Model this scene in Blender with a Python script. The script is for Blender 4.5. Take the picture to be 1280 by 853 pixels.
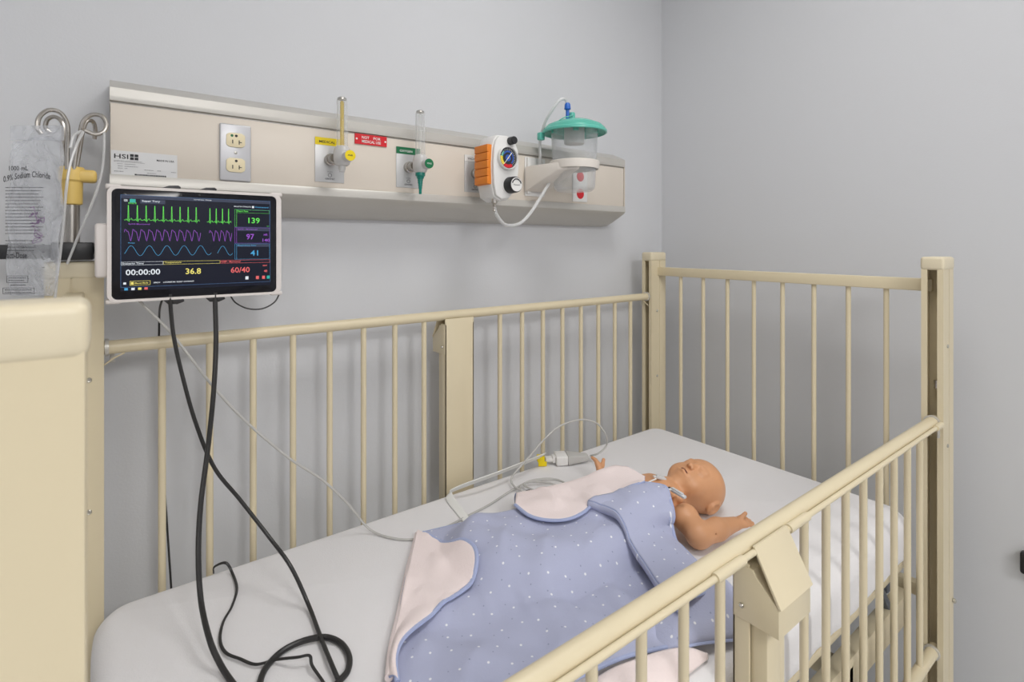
import bpy, bmesh, math, random
import numpy as np
from mathutils import Vector, Matrix

for _o in list(bpy.data.objects):
    bpy.data.objects.remove(_o)
SC = bpy.context.scene
COL = SC.collection
EYE = 1.55            # eye level of the photographer; heights below are measured from it
rng = random.Random(7)

# ---------------------------------------------------------------- camera
cam_d = bpy.data.cameras.new('camera')
cam = bpy.data.objects.new('camera', cam_d)
COL.objects.link(cam)
cam.location = (0, 0, EYE)
cam.rotation_euler = (math.radians(90), 0, -math.atan2(0.6056, 0.7958))
cam_d.sensor_width = 36.0
cam_d.lens = 36.0 * 661.0 / 1280.0
cam_d.shift_y = -(426.5 - 304.5) / 1280.0
cam_d.clip_start = 0.02
cam_d.dof.use_dof = True
cam_d.dof.focus_distance = 1.35
cam_d.dof.aperture_fstop = 9.0
SC.camera = cam

# ---------------------------------------------------------------- light
world = bpy.data.worlds.new('world')
SC.world = world
world.use_nodes = True
world.node_tree.nodes['Background'].inputs['Color'].default_value = (0.9, 0.95, 1, 1)
world.node_tree.nodes['Background'].inputs['Strength'].default_value = 0.3
SC.view_settings.view_transform = 'Standard'
SC.view_settings.look = 'None'
SC.view_settings.gamma = 1.0
SC.view_settings.use_curve_mapping = False
SC.view_settings.exposure = 0.07
CEIL = 1.30           # ceiling height above eye level
LAMPS = [((0.80, 0.32), 0.60, 0.60, 9.0, 'square ceiling light panel above the crib'),
         ((-1.20, -1.60), 0.60, 1.20, 12.0, 'long fill light panel added to the ceiling in the far left of the room'),  # unseen fill panel, added to lift the lower walls
         ((0.30, -1.90), 0.60, 1.20, 42.0, 'long fill light panel added to the ceiling in the far right of the room')]  # strongest fill: unseen panel added to brighten front faces and even out the walls
for (lx, ly), sx, sy, pw, _ in LAMPS:
    ld = bpy.data.lights.new('ceiling_light_glow', 'AREA')
    ld.shape = 'RECTANGLE'; ld.size = sx - 0.04; ld.size_y = sy - 0.04
    ld.energy = pw; ld.color = (1.0, 0.985, 0.965)
    lo = bpy.data.objects.new('ceiling_light_glow', ld)
    lo.location = (lx, ly, EYE + CEIL - 0.035)
    COL.objects.link(lo)

# ---------------------------------------------------------------- materials
def nt(name):
    m = bpy.data.materials.new(name); m.use_nodes = True
    t = m.node_tree
    return m, t, t.nodes['Principled BSDF']

def mat(name, col, rough=0.5, metal=0.0, bump=0.0, bscale=60.0, var=0.0, vscale=8.0, emit=None, estr=1.0, coat=0.0, sheen=0.0, spec=None):
    m, t, b = nt(name)
    b.inputs['Base Color'].default_value = (*col, 1)
    b.inputs['Roughness'].default_value = rough
    b.inputs['Metallic'].default_value = metal
    if spec is not None: b.inputs['Specular IOR Level'].default_value = spec
    if coat: b.inputs['Coat Weight'].default_value = coat; b.inputs['Coat Roughness'].default_value = 0.15
    if sheen: b.inputs['Sheen Weight'].default_value = sheen
    tc = t.nodes.new('ShaderNodeTexCoord')
    if bump:
        n = t.nodes.new('ShaderNodeTexNoise'); n.inputs['Scale'].default_value = bscale; n.inputs['Detail'].default_value = 3
        t.links.new(tc.outputs['Object'], n.inputs['Vector'])
        bp = t.nodes.new('ShaderNodeBump'); bp.inputs['Strength'].default_value = bump; bp.inputs['Distance'].default_value = 0.002
        t.links.new(n.outputs['Fac'], bp.inputs['Height']); t.links.new(bp.outputs['Normal'], b.inputs['Normal'])
    if var:
        n = t.nodes.new('ShaderNodeTexNoise'); n.inputs['Scale'].default_value = vscale; n.inputs['Detail'].default_value = 4
        t.links.new(tc.outputs['Object'], n.inputs['Vector'])
        mx = t.nodes.new('ShaderNodeMix'); mx.data_type = 'RGBA'
        mx.inputs[6].default_value = (*[c * (1 - var) for c in col], 1)
        mx.inputs[7].default_value = (*[min(1, c * (1 + var)) for c in col], 1)
        t.links.new(n.outputs['Fac'], mx.inputs[0]); t.links.new(mx.outputs[2], b.inputs['Base Color'])
    if emit:
        b.inputs['Emission Color'].default_value = (*emit, 1); b.inputs['Emission Strength'].default_value = estr
    return m

def clear_mat(name, tint, see=0.8, rough=0.08, haze=(0.8, 0.82, 0.84), crinkle=0.0):
    """thin clear plastic: mostly see-through, with gloss and a little milky haze, stronger at grazing edges"""
    m, t, b = nt(name)
    b.inputs['Base Color'].default_value = (*haze, 1); b.inputs['Roughness'].default_value = rough
    if crinkle:
        tc = t.nodes.new('ShaderNodeTexCoord'); n = t.nodes.new('ShaderNodeTexNoise'); n.inputs['Scale'].default_value = 26; n.inputs['Detail'].default_value = 2; n.inputs['Distortion'].default_value = 1.5
        t.links.new(tc.outputs['Object'], n.inputs['Vector'])
        bp = t.nodes.new('ShaderNodeBump'); bp.inputs['Strength'].default_value = crinkle; bp.inputs['Distance'].default_value = 0.02
        t.links.new(n.outputs['Fac'], bp.inputs['Height']); t.links.new(bp.outputs['Normal'], b.inputs['Normal'])
    tr = t.nodes.new('ShaderNodeBsdfTransparent'); tr.inputs['Color'].default_value = (*tint, 1)
    lw = t.nodes.new('ShaderNodeLayerWeight'); lw.inputs['Blend'].default_value = 0.35
    mr = t.nodes.new('ShaderNodeMapRange')
    mr.inputs['To Min'].default_value = 1 - see; mr.inputs['To Max'].default_value = min(1.0, 1 - see + 0.45)
    mx = t.nodes.new('ShaderNodeMixShader')
    t.links.new(lw.outputs['Facing'], mr.inputs['Value']); t.links.new(mr.outputs[0], mx.inputs[0])
    t.links.new(tr.outputs[0], mx.inputs[1]); t.links.new(b.outputs[0], mx.inputs[2])
    t.links.new(mx.outputs[0], t.nodes['Material Output'].inputs['Surface'])
    return m

def glow(name, col, s=1.0):
    return mat(name, tuple(c * 0.1 for c in col), 0.4, emit=col, estr=s)

MT = dict(
    wall=mat('wall_paint', (0.648, 0.656, 0.678), 0.75, bump=0.12, bscale=220, var=0.0),
    ceiling=mat('ceiling_tile', (0.86, 0.86, 0.85), 0.9, bump=0.3, bscale=120),
    floor=mat('floor_vinyl', (0.70, 0.69, 0.675), 0.35, var=0.06, vscale=30),
    base=mat('baseboard_vinyl', (0.14, 0.15, 0.17), 0.5),
    cream=mat('cream_enamel', (0.735, 0.64, 0.445), 0.34, var=0.025, vscale=5, bump=0.03, bscale=90),
    cream_cap=mat('cream_plastic_cap', (0.75, 0.665, 0.485), 0.42),
    steel=mat('screw_steel', (0.55, 0.53, 0.48), 0.3, 1.0),
    chrome=mat('chrome', (0.50, 0.47, 0.43), 0.27, 1.0),
    zinc=mat('zinc_collar', (0.62, 0.60, 0.56), 0.4, 0.3),
    black=mat('black_plastic', (0.018, 0.018, 0.02), 0.4),
    rubber=mat('black_cable_rubber', (0.022, 0.021, 0.021), 0.38),
    grey_cable=mat('grey_cable_jacket', (0.52, 0.51, 0.49), 0.45),
    white_pl=mat('white_plastic', (0.80, 0.79, 0.77), 0.35),
    case=mat('tablet_bumper', (0.74, 0.69, 0.66), 0.5),
    trim=mat('headwall_trim_aluminium', (0.56, 0.54, 0.50), 0.38, 0.25),
    panel=mat('headwall_laminate', (0.72, 0.65, 0.565), 0.4, var=0.01, vscale=4),
    plate_grey=mat('outlet_plate_grey', (0.56, 0.56, 0.58), 0.35, 0.25),
    gas_plate=mat('gas_plate_steel', (0.56, 0.56, 0.56), 0.4, 0.35),
    ivory=mat('receptacle_ivory', (0.80, 0.70, 0.47), 0.4),
    green=mat('oxygen_green', (0.0, 0.16, 0.055), 0.4),
    teal=mat('adapter_green', (0.0, 0.22, 0.17), 0.3),
    yellow=mat('yellow_plastic', (0.86, 0.66, 0.0), 0.4),
    collar=mat('pole_collar_yellow', (0.80, 0.56, 0.16), 0.42),
    red=mat('sign_red', (0.66, 0.01, 0.02), 0.35),
    orange=mat('grip_orange', (0.83, 0.24, 0.015), 0.45),
    ink=mat('printed_ink', (0.02, 0.02, 0.025), 0.6),
    ink_soft=mat('printed_ink_soft', (0.22, 0.22, 0.23), 0.6),
    white_ink=mat('white_ink', (0.85, 0.85, 0.83), 0.5),
    purple_ink=mat('purple_pen_ink', (0.20, 0.10, 0.24), 0.6),
    blue_ink=mat('dial_blue', (0.03, 0.10, 0.45), 0.5),
    sticker=mat('label_sticker', (0.66, 0.66, 0.66), 0.4),
    sheet=mat('fitted_sheet_cotton', (0.84, 0.825, 0.835), 0.85, bump=0.25, bscale=420, var=0.01, sheen=0.1),
    deck=mat('deck_grey_steel', (0.10, 0.11, 0.13), 0.5),
    skin=mat('manikin_skin', (0.68, 0.345, 0.175), 0.42, var=0.05, vscale=25, bump=0.05, bscale=120),
    mouth=mat('manikin_mouth', (0.16, 0.04, 0.025), 0.6),
    pink=mat('blanket_pink_lining', (0.91, 0.79, 0.775), 0.9, bump=0.3, bscale=300, sheen=0.15),
    blue_hem=mat('blanket_blue_binding', (0.40, 0.455, 0.68), 0.85, bump=0.3, bscale=350, sheen=0.1),
    ribbon=mat('white_ribbon_cable', (0.90, 0.90, 0.87), 0.45),
    clear=clear_mat('clear_canister', (0.985, 0.985, 0.985), 0.93),
    clear_tube=clear_mat('clear_flow_tube', (0.975, 0.975, 0.965), 0.88),
    bag=clear_mat('clear_bag_film', (0.96, 0.965, 0.975), 0.82, 0.08, haze=(0.90, 0.92, 0.96), crinkle=0.9),
    tubing=clear_mat('clear_tubing', (0.93, 0.93, 0.93), 0.45, 0.2, haze=(0.8, 0.8, 0.8)),
    lid=clear_mat('teal_lid', (0.2, 0.62, 0.52), 0.22, 0.2, haze=(0.14, 0.56, 0.45)),
    lid_solid=mat('teal_port', (0.12, 0.52, 0.42), 0.3),
    blue_pl=mat('blue_connector', (0.02, 0.13, 0.52), 0.3),
    frost=clear_mat('frosted_filter', (0.9, 0.91, 0.9), 0.4, 0.35, haze=(0.75, 0.76, 0.75)),
    clear_body=clear_mat('clear_flow_body', (0.92, 0.92, 0.92), 0.35, 0.15, haze=(0.72, 0.71, 0.70)),
    holder=mat('holder_plastic', (0.78, 0.73, 0.67), 0.4),
    clip_grey=mat('clip_grey_plastic', (0.66, 0.67, 0.68), 0.35),
    lamp=mat('lamp_diffuser', (0.9, 0.9, 0.9), 0.6, emit=(1, 0.98, 0.94), estr=0.3),
    glass=mat('tablet_glass', (0.008, 0.008, 0.012), 0.06, spec=0.3),
    lit=mat('tablet_lit_screen', (0.004, 0.004, 0.007), 0.08, emit=(0.004, 0.0055, 0.014), estr=1.0, spec=0.25),
    g_green=glow('wave_green', (0.12, 0.75, 0.08), 0.9), g_purple=glow('wave_purple', (0.30, 0.07, 0.55), 0.9),
    g_blue=glow('wave_blue', (0.05, 0.33, 0.60), 0.9), g_white=glow('glyph_white', (0.75, 0.8, 0.85), 0.9),
    g_yellow=glow('glyph_yellow', (0.82, 0.72, 0.16), 0.9), g_red=glow('glyph_red', (0.75, 0.12, 0.12), 0.9),
    g_frame=glow('window_frame_blue', (0.06, 0.16, 0.36), 0.7), g_dim=glow('panel_navy', (0.02, 0.03, 0.07), 0.8),
    inner_yellow=clear_mat('yellow_inner_tube', (0.93, 0.80, 0.35), 0.55, 0.2, haze=(0.80, 0.62, 0.10)),
    g_teal=glow('icon_teal', (0.02, 0.45, 0.38), 0.8),
)

def blanket_blue():
    m, t, b = nt('blanket_blue_dotted_fleece')
    b.inputs['Roughness'].default_value = 0.9; b.inputs['Sheen Weight'].default_value = 0.12
    tc = t.nodes.new('ShaderNodeTexCoord')
    def dots(scale, rnd, rad, off):
        mp = t.nodes.new('ShaderNodeMapping'); mp.inputs['Location'].default_value = (off, off * 0.7, 0)
        mp.inputs['Rotation'].default_value = (0, 0, 0.4)
        t.links.new(tc.outputs['UV'], mp.inputs['Vector'])
        v = t.nodes.new('ShaderNodeTexVoronoi'); v.voronoi_dimensions = '2D'; v.inputs['Scale'].default_value = scale; v.inputs['Randomness'].default_value = rnd
        t.links.new(mp.outputs[0], v.inputs['Vector'])
        r = t.nodes.new('ShaderNodeMapRange'); r.inputs['From Min'].default_value = rad * 1.25; r.inputs['From Max'].default_value = rad * 0.8
        t.links.new(v.outputs['Distance'], r.inputs['Value'])
        return r.outputs[0]
    def mix(fac, a, bcol):
        x = t.nodes.new('ShaderNodeMix'); x.data_type = 'RGBA'; t.links.new(fac, x.inputs[0])
        if isinstance(a, tuple): x.inputs[6].default_value = (*a, 1)
        else: t.links.new(a, x.inputs[6])
        x.inputs[7].default_value = (*bcol, 1)
        return x.outputs[2]
    c = mix(dots(26.0, 0.7, 0.032, 0.3), (0.46, 0.485, 0.655), (0.30, 0.33, 0.48))
    c = mix(dots(28.0, 0.45, 0.052, 0.0), c, (0.86, 0.87, 0.92))
    t.links.new(c, b.inputs['Base Color'])
    n = t.nodes.new('ShaderNodeTexNoise'); n.inputs['Scale'].default_value = 320; n.inputs['Detail'].default_value = 3
    t.links.new(tc.outputs['Object'], n.inputs['Vector'])
    bp = t.nodes.new('ShaderNodeBump'); bp.inputs['Strength'].default_value = 0.3; bp.inputs['Distance'].default_value = 0.002
    t.links.new(n.outputs['Fac'], bp.inputs['Height']); t.links.new(bp.outputs['Normal'], b.inputs['Normal'])
    return m
MT['blue'] = blanket_blue()

# ---------------------------------------------------------------- mesh helpers
ORG = {}
def mk(name, verts, faces, m, parent=None, smooth=True, mats=None, mids=None, uv=False, rel_z=True):
    """one mesh object; verts in room coordinates with z measured from eye level; origin at the centre of its box"""
    V = np.array(verts, float)
    if rel_z: V[:, 2] += EYE
    o0 = (V.min(0) + V.max(0)) / 2
    me = bpy.data.meshes.new(name)
    me.from_pydata((V - o0).tolist(), [], faces)
    for x in (mats or [m]): me.materials.append(MT[x] if isinstance(x, str) else x)
    if mids is not None: me.polygons.foreach_set('material_index', mids)
    if smooth: me.polygons.foreach_set('use_smooth', [True] * len(me.polygons))
    if uv:
        l = me.uv_layers.new(name='UVMap')
        idx = [0] * len(me.loops); me.loops.foreach_get('vertex_index', idx)
        l.data.foreach_set('uv', np.asarray(uv, float)[idx].ravel().tolist())
    ob = bpy.data.objects.new(name, me)
    COL.objects.link(ob)
    place(ob, o0, parent)
    return ob

def place(ob, org, parent):
    org = Vector(org)
    if parent is not None:
        ob.parent = parent; ob.location = org - ORG[parent.name]
    else:
        ob.location = org
    ORG[ob.name] = org

def clone(src, parent, delta, label=None):
    c = src.copy(); COL.objects.link(c)
    org = ORG[src.name] + Vector(delta)
    c.parent = None
    place(c, org, parent)
    return c

def tag(o, label, cat, group=None):
    o['label'] = label; o['category'] = cat
    if group: o['group'] = group
    return o

def thing(name, loc, label, cat, group=None):
    o = bpy.data.objects.new(name, None); COL.objects.link(o)
    o.empty_display_size = 0.05
    place(o, (loc[0], loc[1], loc[2] + EYE), None)
    return tag(o, label, cat, group)

def struct(o):
    o['kind'] = 'structure'; return o

class G:
    """collects simple shapes into one mesh"""
    def __init__(s): s.v = []; s.f = []
    def add(s, v, f):
        n = len(s.v); s.v += [tuple(p) for p in v]; s.f += [tuple(i + n for i in q) for q in f]; return s
    def box(s, x0, x1, y0, y1, z0, z1, bev=0.0, seg=2, xf=None):
        bm = bmesh.new(); bmesh.ops.create_cube(bm, size=1.0)
        for w in bm.verts:
            w.co = Vector(((x0 + x1) / 2 + w.co.x * (x1 - x0), (y0 + y1) / 2 + w.co.y * (y1 - y0), (z0 + z1) / 2 + w.co.z * (z1 - z0)))
        if bev: bmesh.ops.bevel(bm, geom=list(bm.edges), offset=bev, segments=seg, profile=0.5, affect='EDGES')
        return s.bm(bm, xf)
    def bm(s, bm, xf=None):
        bm.verts.ensure_lookup_table(); bm.verts.index_update()
        v = [tuple(w.co) for w in bm.verts]; f = [[w.index for w in q.verts] for q in bm.faces]; bm.free()
        if xf: v = [tuple(xf(p)) for p in v]
        return s.add(v, f)
    def tube(s, pts, r, seg=10, cap=True, flat=None):
        v, f = tube(pts, r, seg, cap, flat); return s.add(v, f)
    def lathe(s, prof, c, axis='z', seg=32, closed=False):
        """prof: (radius, height) pairs turned about an axis through c"""
        n = len(prof); v = []; f = []
        for i in range(seg):
            a = 2 * math.pi * i / seg; ca, sa = math.cos(a), math.sin(a)
            for r, h in prof:
                if axis == 'z': v.append((c[0] + r * ca, c[1] + r * sa, c[2] + h))
                elif axis == 'y': v.append((c[0] + r * sa, c[1] + h, c[2] + r * ca))
                else: v.append((c[0] + h, c[1] + r * ca, c[2] + r * sa))
        m = n if closed else n - 1
        for i in range(seg):
            j = (i + 1) % seg
            for k in range(m):
                k2 = (k + 1) % n
                f.append((i * n + k, j * n + k, j * n + k2, i * n + k2))
        if not closed:
            if prof[0][0] > 1e-6: f.append([i * n for i in range(seg)][::-1])
            if prof[-1][0] > 1e-6: f.append([i * n + n - 1 for i in range(seg)])
        return s.add(v, f)
    def prism(s, poly, y0, y1, plane='xz', bev=0.0):
        """polygon extruded: plane xz along y, or yz along x"""
        bm = bmesh.new(); n = len(poly)
        def P(p, d): return (p[0], d, p[1]) if plane == 'xz' else ((d, p[0], p[1]) if plane == 'yz' else (p[0], p[1], d))
        a = [bm.verts.new(P(p, y0)) for p in poly]; b = [bm.verts.new(P(p, y1)) for p in poly]
        fa = bm.faces.new(a); fb = bm.faces.new(b[::-1])
        for i in range(n): bm.faces.new((a[i], b[i], b[(i + 1) % n], a[(i + 1) % n]))
        bmesh.ops.recalc_face_normals(bm, faces=list(bm.faces))
        if bev:
            bmesh.ops.bevel(bm, geom=[e for e in bm.edges if fa in e.link_faces or fb in e.link_faces], offset=bev, segments=2, profile=0.5, affect='EDGES')
        return s.bm(bm)
    def ring(s, outer, inner, y0, y1):
        """frame between two outlines of equal point count, in the xz plane, with depth"""
        n = len(outer); v = [(p[0], y, p[1]) for y in (y0, y1) for o in (outer, inner) for p in o]; f = []
        for i in range(n):
            j = (i + 1) % n
            f += [(i, j, n + j, n + i), (2 * n + i, 3 * n + i, 3 * n + j, 2 * n + j), (i, 2 * n + i, 2 * n + j, j), (n + i, n + j, 3 * n + j, 3 * n + i)]
        return s.add(v, f)
    def mk(s, name, m, parent=None, smooth=True, **k):
        o = mk(name, s.v, s.f, m, parent, smooth, **k)
        if smooth: auto_smooth(o)
        return o

def auto_smooth(o, ang=0.6):
    me = o.data
    me.update()
    bm = bmesh.new(); bm.from_mesh(me)
    bmesh.ops.recalc_face_normals(bm, faces=list(bm.faces))
    for e in bm.edges:
        e.smooth = not (len(e.link_faces) == 2 and e.calc_face_angle(0) > ang)
    bm.to_mesh(me); bm.free()

def spline(pts, n):
    P = np.array(pts, float)
    if len(P) == 2:
        t = np.linspace(0, 1, n)[:, None]; return P[0] * (1 - t) + P[1] * t
    E = np.vstack([2 * P[0] - P[1], P, 2 * P[-1] - P[-2]])
    out = []
    for i in range(1, len(E) - 2):
        p0, p1, p2, p3 = E[i - 1], E[i], E[i + 1], E[i + 2]
        for t in np.linspace(0, 1, 16, endpoint=False):
            out.append(0.5 * ((2 * p1) + (p2 - p0) * t + (2 * p0 - 5 * p1 + 4 * p2 - p3) * t * t + (-p0 + 3 * p1 - 3 * p2 + p3) * t ** 3))
    out.append(E[-2]); out = np.array(out)
    L = np.r_[0, np.cumsum(np.linalg.norm(np.diff(out, axis=0), axis=1))]
    s = np.linspace(0, L[-1], n)
    return np.stack([np.interp(s, L, out[:, k]) for k in range(3)], 1)

def tube(pts, r, seg=10, cap=True, flat=None):
    P = [Vector(p) for p in pts]; n = len(P)
    T = [(P[min(i + 1, n - 1)] - P[max(i - 1, 0)]).normalized() for i in range(n)]
    up = Vector((0, 0, 1)) if abs(T[0].z) < 0.9 else Vector((1, 0, 0))
    N = T[0].cross(up).normalized(); v = []; f = []
    for i in range(n):
        if i:
            ax = T[i - 1].cross(T[i])
            if ax.length > 1e-9:
                N = Matrix.Rotation(T[i - 1].angle(T[i]), 3, ax.normalized()) @ N
        N = (N - T[i] * N.dot(T[i])).normalized()
        B = T[i].cross(N)
        rr = r[i] if isinstance(r, (list, tuple, np.ndarray)) else r
        for k in range(seg):
            a = 2 * math.pi * k / seg
            w = (N * math.cos(a) + B * math.sin(a) * (flat or 1.0)) * rr
            v.append(tuple(P[i] + w))
    for i in range(n - 1):
        for k in range(seg):
            k2 = (k + 1) % seg
            f.append((i * seg + k, i * seg + k2, (i + 1) * seg + k2, (i + 1) * seg + k))
    if cap:
        f.append(tuple(range(seg))[::-1]); f.append(tuple((n - 1) * seg + k for k in range(seg)))
    return v, f

_tc = {}
def glyphs(body):
    if body not in _tc:
        cu = bpy.data.curves.new('lettering', 'FONT'); cu.body = body; cu.resolution_u = 2; cu.offset = 0.014
        o = bpy.data.objects.new('lettering', cu); COL.objects.link(o)
        dg = bpy.context.evaluated_depsgraph_get(); dg.update()
        me = bpy.data.meshes.new_from_object(o.evaluated_get(dg))
        v = np.array([tuple(p.co) for p in me.vertices]); f = [tuple(q.vertices) for q in me.polygons]
        bpy.data.objects.remove(o); bpy.data.curves.remove(cu); bpy.data.meshes.remove(me)
        v[:, :2] -= v[:, :2].min(0)
        _tc[body] = (v, f)
    return _tc[body]

def text(body, x, z, h, y, m, parent, w=None, xf=None, name='lettering'):
    """flat lettering on a plane facing -Y: lower left at (x, z), letter height h, optional total width w"""
    v, f = glyphs(body)
    v = v.copy(); sh = h / v[:, 1].max(); sw = (w / v[:, 0].max()) if w else sh
    P = [(x + a * sw, y, z + b * sh) for a, b, _ in v]
    if xf: P = [tuple(xf(p)) for p in P]
    return mk(name, P, f, m, parent, smooth=False)

def rrect(x0, x1, z0, z1, r, k=6):
    out = []
    for cx, cz, a0 in ((x1 - r, z1 - r, 0), (x0 + r, z1 - r, 90), (x0 + r, z0 + r, 180), (x1 - r, z0 + r, 270)):
        for i in range(k + 1):
            a = math.radians(a0 + 90 * i / k); out.append((cx + r * math.cos(a), cz + r * math.sin(a)))
    return out

def rect(x0, x1, z0, z1, y, m, parent, name, xf=None, t=0.0004):
    g = G(); g.box(x0, x1, y, y + t, z0, z1, xf=xf)
    return g.mk(name, m, parent, smooth=False)

def disc(c, r, y, m, parent, name, t=0.0006, seg=28):
    g = G(); g.lathe([(0, 0), (r, 0), (r, t), (0, t)], (c[0], y, c[1]), 'y', seg)
    return g.mk(name, m, parent)

# ================================================================ the room
WX0, WX1, WY0, WY1 = -2.3, 1.743, -2.5, 1.31
ZF = -EYE
struct(G().box(WX0 - .1, WX1 + .1, WY0 - .1, WY1 + .1, ZF - .1, ZF).mk('floor', 'floor', smooth=False))
struct(G().box(WX0 - .1, WX1 + .1, WY0 - .1, WY1 + .1, CEIL, CEIL + .1).mk('ceiling', 'ceiling', smooth=False))
struct(G().box(WX0, WX1, WY1, WY1 + .1, ZF, CEIL).mk('wall_back', 'wall', smooth=False))
struct(G().box(WX1, WX1 + .1, WY0 - .1, WY1 + .1, ZF, CEIL).mk('wall_right', 'wall', smooth=False))
struct(G().box(WX0 - .1, WX0, WY0 - .1, WY1 + .1, ZF, CEIL).mk('wall_left', 'wall', smooth=False))
struct(G().box(WX0, WX1, WY0 - .1, WY0, ZF, CEIL).mk('wall_front', 'wall', smooth=False))
struct(G().box(WX0 + .01, WX1 - .01, WY1 - .008, WY1, ZF, ZF + .1, .002).mk('baseboard_back', 'base'))
struct(G().box(WX1 - .008, WX1, WY0 + .01, WY1 - .01, ZF, ZF + .1, .002).mk('baseboard_right', 'base'))
struct(G().box(WX0, WX0 + .008, WY0 + .01, WY1 - .01, ZF, ZF + .1, .002).mk('baseboard_left', 'base'))
struct(G().box(WX0 + .01, WX1 - .01, WY0, WY0 + .008, ZF, ZF + .1, .002).mk('baseboard_front', 'base'))

for (lx, ly), sx, sy, pw, lab in LAMPS:
    L = thing('ceiling_light', (lx, ly, CEIL), lab, 'ceiling light')
    g = G(); a, b = sx / 2, sy / 2
    g.box(lx - a, lx + a, ly - b, ly - b + .02, CEIL - .03, CEIL, .002); g.box(lx - a, lx + a, ly + b - .02, ly + b, CEIL - .03, CEIL, .002)
    g.box(lx - a, lx - a + .02, ly - b, ly + b, CEIL - .03, CEIL, .002); g.box(lx + a - .02, lx + a, ly - b, ly + b, CEIL - .03, CEIL, .002)
    g.mk('frame', 'white_pl', L)
    G().box(lx - a + .02, lx + a - .02, ly - b + .02, ly + b - .02, CEIL - .022, CEIL - .012).mk('diffuser', 'lamp', L, smooth=False)

g = G(); g.box(WX1 - .022, WX1, .215, .270, -.785, -.733, .006, 3); g.lathe([(.012, 0), (.012, -.004), (.008, -.006), (0, -.006)], (WX1 - .022, .243, -.759), 'x', 20)
tag(g.mk('wall_bumper', 'black'), 'small black bumper fixed to the right wall at the edge of view', 'wall bumper')

# ================================================================ the crib
crib = thing('hospital_crib', (.761, .80, ZF), 'cream enamelled steel hospital crib with barred sides and square corner posts', 'crib')
PW, PD, TW = .08, .042, .0045           # posts: wide along the crib, shallow across it, wall thickness
ZT = -.0625                            # underside of the caps
PB = -1.43                             # foot of the posts
def crib_post(x0, y0, channel, label=None):
    """a folded steel post whose channel side is open towards the gate; channel +1 opens to +X, -1 to -X"""
    x1, y1 = x0 + PW, y0 + PD
    # one folded section: back web, two long sides (the -Y side with a narrow groove), two lips beside the slot
    L = .0115; ym, yM = y0, y1
    pf = [(0, 0), (.034, 0), (.034, .0016), (.0368, .0016), (.0368, 0), (PW, 0), (PW, L), (PW - TW, L), (PW - TW, TW), (TW, TW), (TW, PD - TW), (PW - TW, PD - TW), (PW - TW, PD - L), (PW, PD - L), (PW, PD), (0, PD)]
    pts = [((x0 + a) if channel > 0 else (x1 - a), y0 + b) for a, b in pf]
    g = G(); g.prism(pts, PB, ZT + .004, 'xy')
    if channel < 0: g.box(x0 + .045, x0 + .048, y0 + TW, y1 - TW, PB, ZT)
    else: g.box(x1 - .048, x1 - .045, y0 + TW, y1 - TW, PB, ZT)
    p = g.mk('corner_post', 'cream', crib)
    G().box(x0 - .002, x1 + .002, y0 - .002, y1 + .002, ZT, -.0315, .0065, 4).mk('post_cap', 'cream_cap', p)
    for zz in (-.241, -.474):
        sx = x0 + (.031 if channel < 0 else PW - .021)
        gg = G(); gg.lathe([(0, -.0022), (.0022, -.0022), (.003, -.0026), (.0044, -.0012), (.0044, 0)], (sx, y0, zz), 'y', 14)
        gg.mk('screw', 'steel', p)
    G().box((x0 + .03), (x0 + .036), y0 + .017, y0 + .026, -.345, -.325, .001).mk('latch_tab', 'chrome', p)
    # caster
    cx, cy = (x0 + x1) / 2, (y0 + y1) / 2
    gg = G(); gg.tube([(cx, cy, PB), (cx, cy, PB - .02)], .012, 12)
    gg.lathe([(.0, -.012), (.045, -.012), (.05, -.006), (.05, .006), (.045, .012), (0, .012)], (cx, cy, ZF + .05), 'y', 24)
    gg.box(cx - .012, cx + .012, cy - .018, cy - .013, ZF + .045, PB - .015, .002); gg.box(cx - .012, cx + .012, cy + .013, cy + .018, ZF + .045, PB - .015, .002)
    gg.box(cx - .014, cx + .014, cy - .018, cy + .018, PB - .022, PB - .014, .002)
    gg.mk('caster', 'black', p)
    return p
XA, XB, YF, YB = -.088, 1.53, .368, 1.193
crib_post(XA, YB, 1); crib_post(XB, YB, -1); crib_post(XB, YF, -1); crib_post(XA - .0027, YF, 1)
G().lathe([(0, -.007), (.0035, -.007), (.0055, -.005), (.0055, -.001), (.004, 0), (0, 0)], (XB + .074, YF, -.853), 'y', 14).mk('post_bolt', 'steel', crib)

def end_panel(xc):
    """fixed end: box rail, eight bars and a lower rail"""
    g = G(); g.box(xc - .013, xc + .013, YF + PD - .012, YB + .012, -.115, -.085, .003)
    top = g.mk('end_top_rail', 'cream', crib)
    G().box(xc - .013, xc + .013, YF + PD, YB, -.86, -.83, .003).mk('end_lower_rail', 'cream', top)
    b0 = None
    for k in range(8):
        y = 1.106 - .0872 * k
        if b0 is None:
            g = G(); g.tube([(xc, y, -.112), (xc, y, -.84)], .0062, 14); b0 = g.mk('bar', 'cream', top)
        else: clone(b0, top, (0, -.0872 * k, 0))
end_panel(1.578); end_panel(-.048)

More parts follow.
